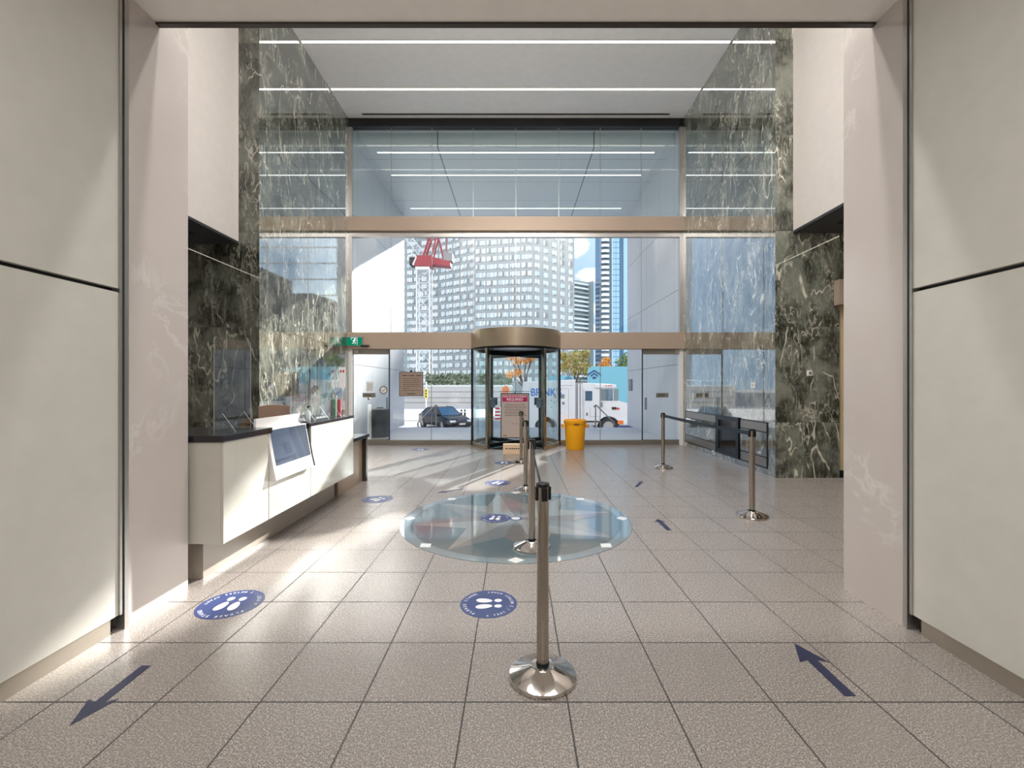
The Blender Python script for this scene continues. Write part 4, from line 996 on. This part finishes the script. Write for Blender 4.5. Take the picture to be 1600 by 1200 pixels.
vis = [w for w in wins if w[0] in ('A','B') and 14 < w[3] < 43]
near = set(id(w) for w in vis[:100]); src = {}
rest = MB()
for w in wins:
    v = r2.randrange(5); mbv = variants[w[0]][v]
    if id(w) in near:
        k = (w[0], v)
        if k not in src:
            o = mbv.build('window', WM, t); src[k] = o
        else:
            o = src[k].copy(); COL.objects.link(o); o.parent = t
        o.location = (w[1]-ORG.x, w[2]-ORG.y, w[3]-ORG.z); o.rotation_euler = (0,0,w[4])
    else:
        Mx = Matrix.Translation((w[1], w[2], w[3])) @ Matrix.Rotation(w[4], 4, 'Z')
        b = len(rest.v); rest.v += [tuple(Mx @ Vector(p)) for p in mbv.v]; rest.f += [[b+i for i in f] for f in mbv.f]; rest.m += mbv.m
o = rest.build('window_grid', WM, t, off=ORG, fix=False); o['kind'] = 'stuff'
m = MB()
for px, dd in ((742.3, 153.8), (832, 149.9)):
    p = at(px, dd); m.box(p.x-.25, p.x+.25, p.y-.1, p.y+.4, ZS, HB)
m.build('corner_pier', M['brick_grey'], t, off=ORG)
# ------------------------------------------------------------------ slab block with balconies, glass tower
def P2(px, d): return (PX(px, d), d)
dd = 295; a, b, c = at(880, 285), at(918.5, 297), at(927.5, 293); ztop = PZ(440, dd)
t = thing('balcony_block', 'small distant block with stacked balconies beside the grey tower', 'apartment building', (45, 295, ZS)); OB = Vector((45, 295, ZS))
MB().prism([(a.x,a.y),(b.x,b.y),(c.x,c.y),(c.x,320),(a.x,320)], 'z', ZS, ztop).build('block_body', mat('block_wall', '8f999b', .8), t, off=OB)
d = (b-a).normalized(); nr = Vector((d.y,-d.x)); f = 0; z = 4
while z < ztop-2:
    q0, q1 = a, b - d*.4; e0, e1 = q0+nr*1.4, q1+nr*1.4
    MB().prism([(q0.x,q0.y),(e0.x,e0.y),(e1.x,e1.y),(q1.x,q1.y)], 'z', z, z+1.15).build('balcony', M['win_white'] if f % 5 else M['brick_grey'], t, off=OB)
    z += 2.9; f += 1
m = MB(); o1 = a - nr*-.02
for k in range(int((ztop-6)/2.9)):
    z = 4+2.9*k; q0, q1 = a+nr*.05, b-d*.4+nr*.05; m.quad((q0.x,q0.y,z+1.15),(q1.x,q1.y,z+1.15),(q1.x,q1.y,z+2.9),(q0.x,q0.y,z+2.9))
m.build('recess_glazing', mat('recess_glass', '4f6a70', .2), t, off=OB)
d0 = 236; x0, x1, x2, x3, x4 = [PX(p, d0) for p in (938.5, 957, 967.5, 974, 984)]
t = thing('glass_tower', 'tall blue glass tower with white balconies beside the porch wall', 'tower', (50, 240, ZS)); OT = Vector((50, 240, ZS)); HT = 120
MB().box(x0+.4, x4, d0, d0+18, ZS, HT).build('tower_core', M['tower_dark'], t, off=OT)
MB().box(x1, x2, d0-.3, d0, ZS, HT).build('glass_bay', M['tower_pale'], t, off=OT)
MB().box(x3, x4, d0-.5, d0, ZS, HT).build('glass_bay', M['tower_pale'], t, off=OT)
MB().box(x1-.5, x1-.15, d0-.6, d0, ZS, HT).build('fin', M['win_white'], t, off=OT)
m = MB()
for k in range(41): m.box(x1, x2, d0-.36, d0-.28, 2+2.9*k, 2.25+2.9*k)
m.box((x1+x2)/2-.06, (x1+x2)/2+.06, d0-.36, d0-.28, ZS, HT)
m.build('mullions', M['tower_dark'], t, off=OT)
MB().box(x0+.6, x0+5.1, d0-.1, d0, ZS, HT).build('balcony_glazing', M['win_dark'], t, off=OT)
b0 = None
for k in range(41):
    if b0 is None:
        m = MB().prism([(0,0),(.2,-1.2),(2.2,-1.9),(4.2,-1.4),(5.0,0)], 'z', 0, .28)
        b0 = m.build('balcony', M['tower_dark'], t)
        h = MB(); pl = [(.2,-1.2),(2.2,-1.9),(4.2,-1.4)]
        for (ax,ay),(bx,by) in zip(pl[:-1], pl[1:]):
            h.add([(ax,ay,.28),(bx,by,.28),(bx,by,1.75),(ax,ay,1.75),(ax,ay+.1,.28),(bx,by+.1,.28),(bx,by+.1,1.75),(ax,ay+.1,1.75)], [(0,1,2,3),(7,6,5,4),(3,2,6,7)])
        hh = h.build('balustrade', M['win_white'], b0)
        o = b0
    else: o = copy_tree(b0, t)
    o.location = (x0-OT.x, d0-OT.y, 2+2.9*k-OT.z)
# unseen block added to shade terrace and road; mirror face brightens the marble reflection
t = thing('shade_block', 'added unseen mirror-faced block shading the terrace from beyond the porch wall', 'office building', (62, 108, ZS)); OO = Vector((62, 108, ZS))
MB().box(32, 92, 100, 116, ZS, 43.5).build('block_body', M['concrete'], t, off=OO)
mg = mat('mirror_reflector', 'c4d6e2', .06, 1.0)
for k in range(12): MB().box(31.95, 92.05, 99.94, 100.02, .3+3.6*k, 3.6+3.6*k).build('window_or_mirror_band', mg, t, off=OO)  # mirror bands put in to throw bright sky back at the marble
t = thing('brick_block', 'low dark brick block in front of the added mirror-faced block', 'office building', (44, 88, ZS)); OO = Vector((44, 88, ZS))
MB().box(29, 38, 82, 92, ZS, 18.5).box(38, 52, 80, 92, ZS, 23).build('block_body', mat('dark_brick', '5a6066', .8), t, off=OO)
for k in range(5): MB().box(38.5, 51.5, 79.95, 80.02, 1.5+4.2*k, 3.4+4.2*k).build('window_or_mirror_band', M['win_dark'], t, off=OO)
# ------------------------------------------------------------------ tower crane
yc = 72; q = yc/F
CXp = lambda px: (px-CX)*q; CZp = lambda py: EYE-(py-CY)*q
t = thing('tower_crane', 'white lattice tower crane with a red turntable before the grey tower', 'crane', (CXp(663), yc, ZS)); OC = Vector((CXp(663), yc, ZS))
hw = 10.0*q; m = MB(); zt = CZp(424); z = ZS
cs = [(-hw,-hw),(hw,-hw),(hw,hw),(-hw,hw)]
for cx, cy in cs: m.cyl((cx,cy,0),(cx,cy,zt-ZS),.13,n=6)
n = int((zt-ZS)/2.0); st_ = (zt-ZS)/n
for k in range(n):
    z0, z1 = k*st_, (k+1)*st_
    for i in range(4):
        a, b = cs[i], cs[(i+1) % 4]
        m.cyl((*a,z0),(*b,z0),.06,n=5); p, q_ = (a, b) if k % 2 else (b, a); m.cyl((*p,z0),(*q_,z1),.06,n=5)
m.build('mast', M['crane_white'], t)
L = lambda px, py, dy=0: (CXp(px)-OC.x, dy, CZp(py)-OC.z)
def bx(m, px0, px1, py0, py1, y0, y1): m.box(CXp(px0)-OC.x, CXp(px1)-OC.x, y0, y1, CZp(py1)-OC.z, CZp(py0)-OC.z)
m = MB(); bx(m, 651, 673, 419, 424, -1.1, 1.1); m.build('slewing_ring', M['crane_white'], t, bevel=.05)
m = MB(); bx(m, 649.5, 676, 402, 419, -1.2, 1.2); m.build('turntable', M['crane_red'], t, bevel=.08)
m = MB(); m.add([L(674,403,-1),L(705,411,-1),L(705,418,-1),L(674,415,-1),L(674,403,1),L(705,411,1),L(705,418,1),L(674,415,1)], [(0,1,2,3),(7,6,5,4),(0,4,5,1),(1,5,6,2),(2,6,7,3),(3,7,4,0)]); m.build('counter_jib', M['crane_red'], t)
m = MB(); bx(m, 694, 708, 397, 410, -.9, .9); m.build('counterweight', M['concrete_dark'], t, bevel=.05)
m = MB(); bx(m, 641, 651, 404, 417, -1.0, 1.0); m.build('operator_cab', M['dark_frame'], t, bevel=.25)
m = MB(); m.tube([L(640,404,-1.05),L(648,401,-1.05),L(653,405,-1.05)], .22, 6).tube([L(648,417,-1.05),L(653,405,-1.05)], .2, 6); m.build('cab_guard', M['crane_white'], t)
m = MB()
for dy in (-.8, .8): m.tube([L(663,402,dy),L(673,372,dy),L(678,350,dy)], .2, 6).tube([L(676,402,dy),L(686,360,dy)], .14, 6).tube([L(662,368,dy),L(672,374,dy),L(690,366,dy)], .1, 5).tube([L(694,407,dy),L(684,368,dy)], .1, 5)
m.tube([L(698,408,0),L(698,340,0)], .09, 5); m.build('a_frame', M['crane_red'], t)
m = MB(); j0, j1 = Vector(L(662,400)), Vector(L(600,322)); ax = (j1-j0).normalized(); up = Vector((-ax.z,0,ax.x)); sd = Vector((0,1,0)); N = 14
ch = [up*.55, -up*.35+sd*.6, -up*.35-sd*.6]
for c in ch: m.cyl(j0+c, j1+c, .10, n=6)
for k in range(N):
    for i in range(3): m.cyl(j0.lerp(j1,k/N)+ch[i], j0.lerp(j1,(k+1)/N)+ch[(i+1) % 3], .05, n=5)
m.build('jib', M['crane_white'], t)
# ------------------------------------------------------------------ light
sun = bpy.data.lights.new('sun', 'SUN'); sun.energy = 14.5; sun.angle = R(1.0); sun.color = (1,.955,.895)
so = bpy.data.objects.new('sun', sun); COL.objects.link(so)
dirv = Vector((-.45, -1, -.48)); so.rotation_euler = dirv.to_track_quat('-Z', 'Y').to_euler(); so.location = (10, 30, 25)
def area(name, loc, sx, sy, power, col=(1,.95,.88), rot=(0,0,0), spread=180):
    l = bpy.data.lights.new(name, 'AREA'); l.shape = 'RECTANGLE'; l.size = sx; l.size_y = sy; l.energy = power; l.color = col; l.spread = R(spread)
    o = bpy.data.objects.new(name, l); COL.objects.link(o); o.location = loc; o.rotation_euler = rot; return o
for y in (3.4, 4.5): area('lobby_fill', (0, y, ZC-.03), 5.0, .3, 225, (1,.98,.955))  # added lobby fill kept out of view, no fitting there
for y in (-4.0, -1.5, 1.0): area('corridor_lamp', (0, y, 3.90), 2.6, .25, 42, (1,.965,.92))
for s, z in ((-1, SZL), (1, SZR)): area('passage_fill', (s*7.8, 6.2, z-.03), .3, 1.6, 40, (1,.90,.78))  # added fill deep in the side passages, hidden behind the pillars
# ------------------------------------------------------------------ sky
w = bpy.data.worlds.new('sky'); SC.world = w; w.use_nodes = True; nt = w.node_tree; nt.nodes.clear()
class WN(NT):
    def __init__(s): s.t = nt
W = WN(); tc = W.n('ShaderNodeTexCoord'); sp = W.n('ShaderNodeSeparateXYZ'); W.link(tc.outputs['Generated'], sp.inputs[0]); gx, gy, gz = sp.outputs
elev = W.ramp(gz, -.02, .75)
skyc = W.mix(elev, lin('b9d6f3'), lin('6fa6e6'))
nz = W.noise(tc.outputs['Generated'], 3.4, 6, .58, .2); nz2 = W.noise(tc.outputs['Generated'], 34, 6, .62, .2)
gen = W.ramp(nz, .50, .62)
def cloud(px, py, rx, rz):
    d = Vector(((px-CX)/F, 1, (CY-py)/F)).normalized()
    a = W.math('DIVIDE', W.math('SUBTRACT', gx, d.x), rx/F); b = W.math('DIVIDE', W.math('SUBTRACT', gz, d.z), rz/F)
    r = W.math('SQRT', W.math('ADD', W.math('MULTIPLY', a, a), W.math('MULTIPLY', b, b)))
    r = W.math('ADD', r, W.math('MULTIPLY', W.math('SUBTRACT', nz2, .5), 1.6))
    return W.math('MULTIPLY', W.ramp(r, 1.1, .75), W.math('GREATER_THAN', gy, 0))
cl = gen
front = W.math('MULTIPLY', W.math('GREATER_THAN', gy, .8), W.math('LESS_THAN', gz, .42))
cl = W.math('MULTIPLY', gen, W.math('SUBTRACT', 1.0, front))
for c in ((924, 432, 24, 12), (902, 385, 16, 18), (936, 484, 12, 14), (930, 515, 14, 8)): cl = W.math('MAXIMUM', cl, cloud(*c))
back = W.ramp(gy, .1, -.2)
clc = W.mix(back, (1.0,.99,.98,1), (1.9,1.92,1.95,1))
cl = W.math('MAXIMUM', cl, W.math('MULTIPLY', back, W.ramp(nz, .30, .46)))
col = W.mix(W.math('MULTIPLY', cl, .92), skyc, clc)
col = W.mix(W.math('LESS_THAN', gz, -.03), col, lin('8a8a88'))
sd = Vector((.45, 1, .48)).normalized()   # the glare of the sky round the sun
dt = W.math('ADD', W.math('ADD', W.math('MULTIPLY', gx, sd.x), W.math('MULTIPLY', gy, sd.y)), W.math('MULTIPLY', gz, sd.z))
glow = W.math('POWER', W.math('MAXIMUM', dt, 0), 95)
col = W.mix(W.math('LESS_THAN', gz, -.03), col, lin('8a8a88')) if False else col
ad = W.n('ShaderNodeMix', data_type='RGBA', blend_type='ADD'); W.inp(ad.inputs[0], glow); W.inp(ad.inputs[6], col); ad.inputs[7].default_value = (4.0, 3.95, 3.85, 1); col = ad.outputs[2]
bg = W.n('ShaderNodeBackground'); W.link(col, bg.inputs[0]); bg.inputs[1].default_value = 1.2
wo = W.n('ShaderNodeOutputWorld'); W.link(bg.outputs[0], wo.inputs[0])
# ------------------------------------------------------------------ camera
cam = bpy.data.cameras.new('camera'); co = bpy.data.objects.new('camera', cam); COL.objects.link(co)
cam.sensor_width = 36; cam.sensor_fit = 'HORIZONTAL'; cam.lens = F/1600*36
cam.shift_x = -(CX-800)/1600; cam.shift_y = (CY-600)/1600
co.location = (0, 0, EYE); co.rotation_euler = (R(90), 0, 0); cam.clip_end = 1000; cam.clip_start = .05
SC.camera = co
vs = SC.view_settings; vs.view_transform = 'Standard'; vs.look = 'None'; vs.gamma = 1.0; vs.use_curve_mapping = False; vs.exposure = 0.12
SC.cycles.max_bounces = 10; SC.cycles.transparent_max_bounces = 32; SC.cycles.glossy_bounces = 5; SC.cycles.diffuse_bounces = 5
SC.cycles.use_denoising = True; SC.cycles.sample_clamp_indirect = 6.0
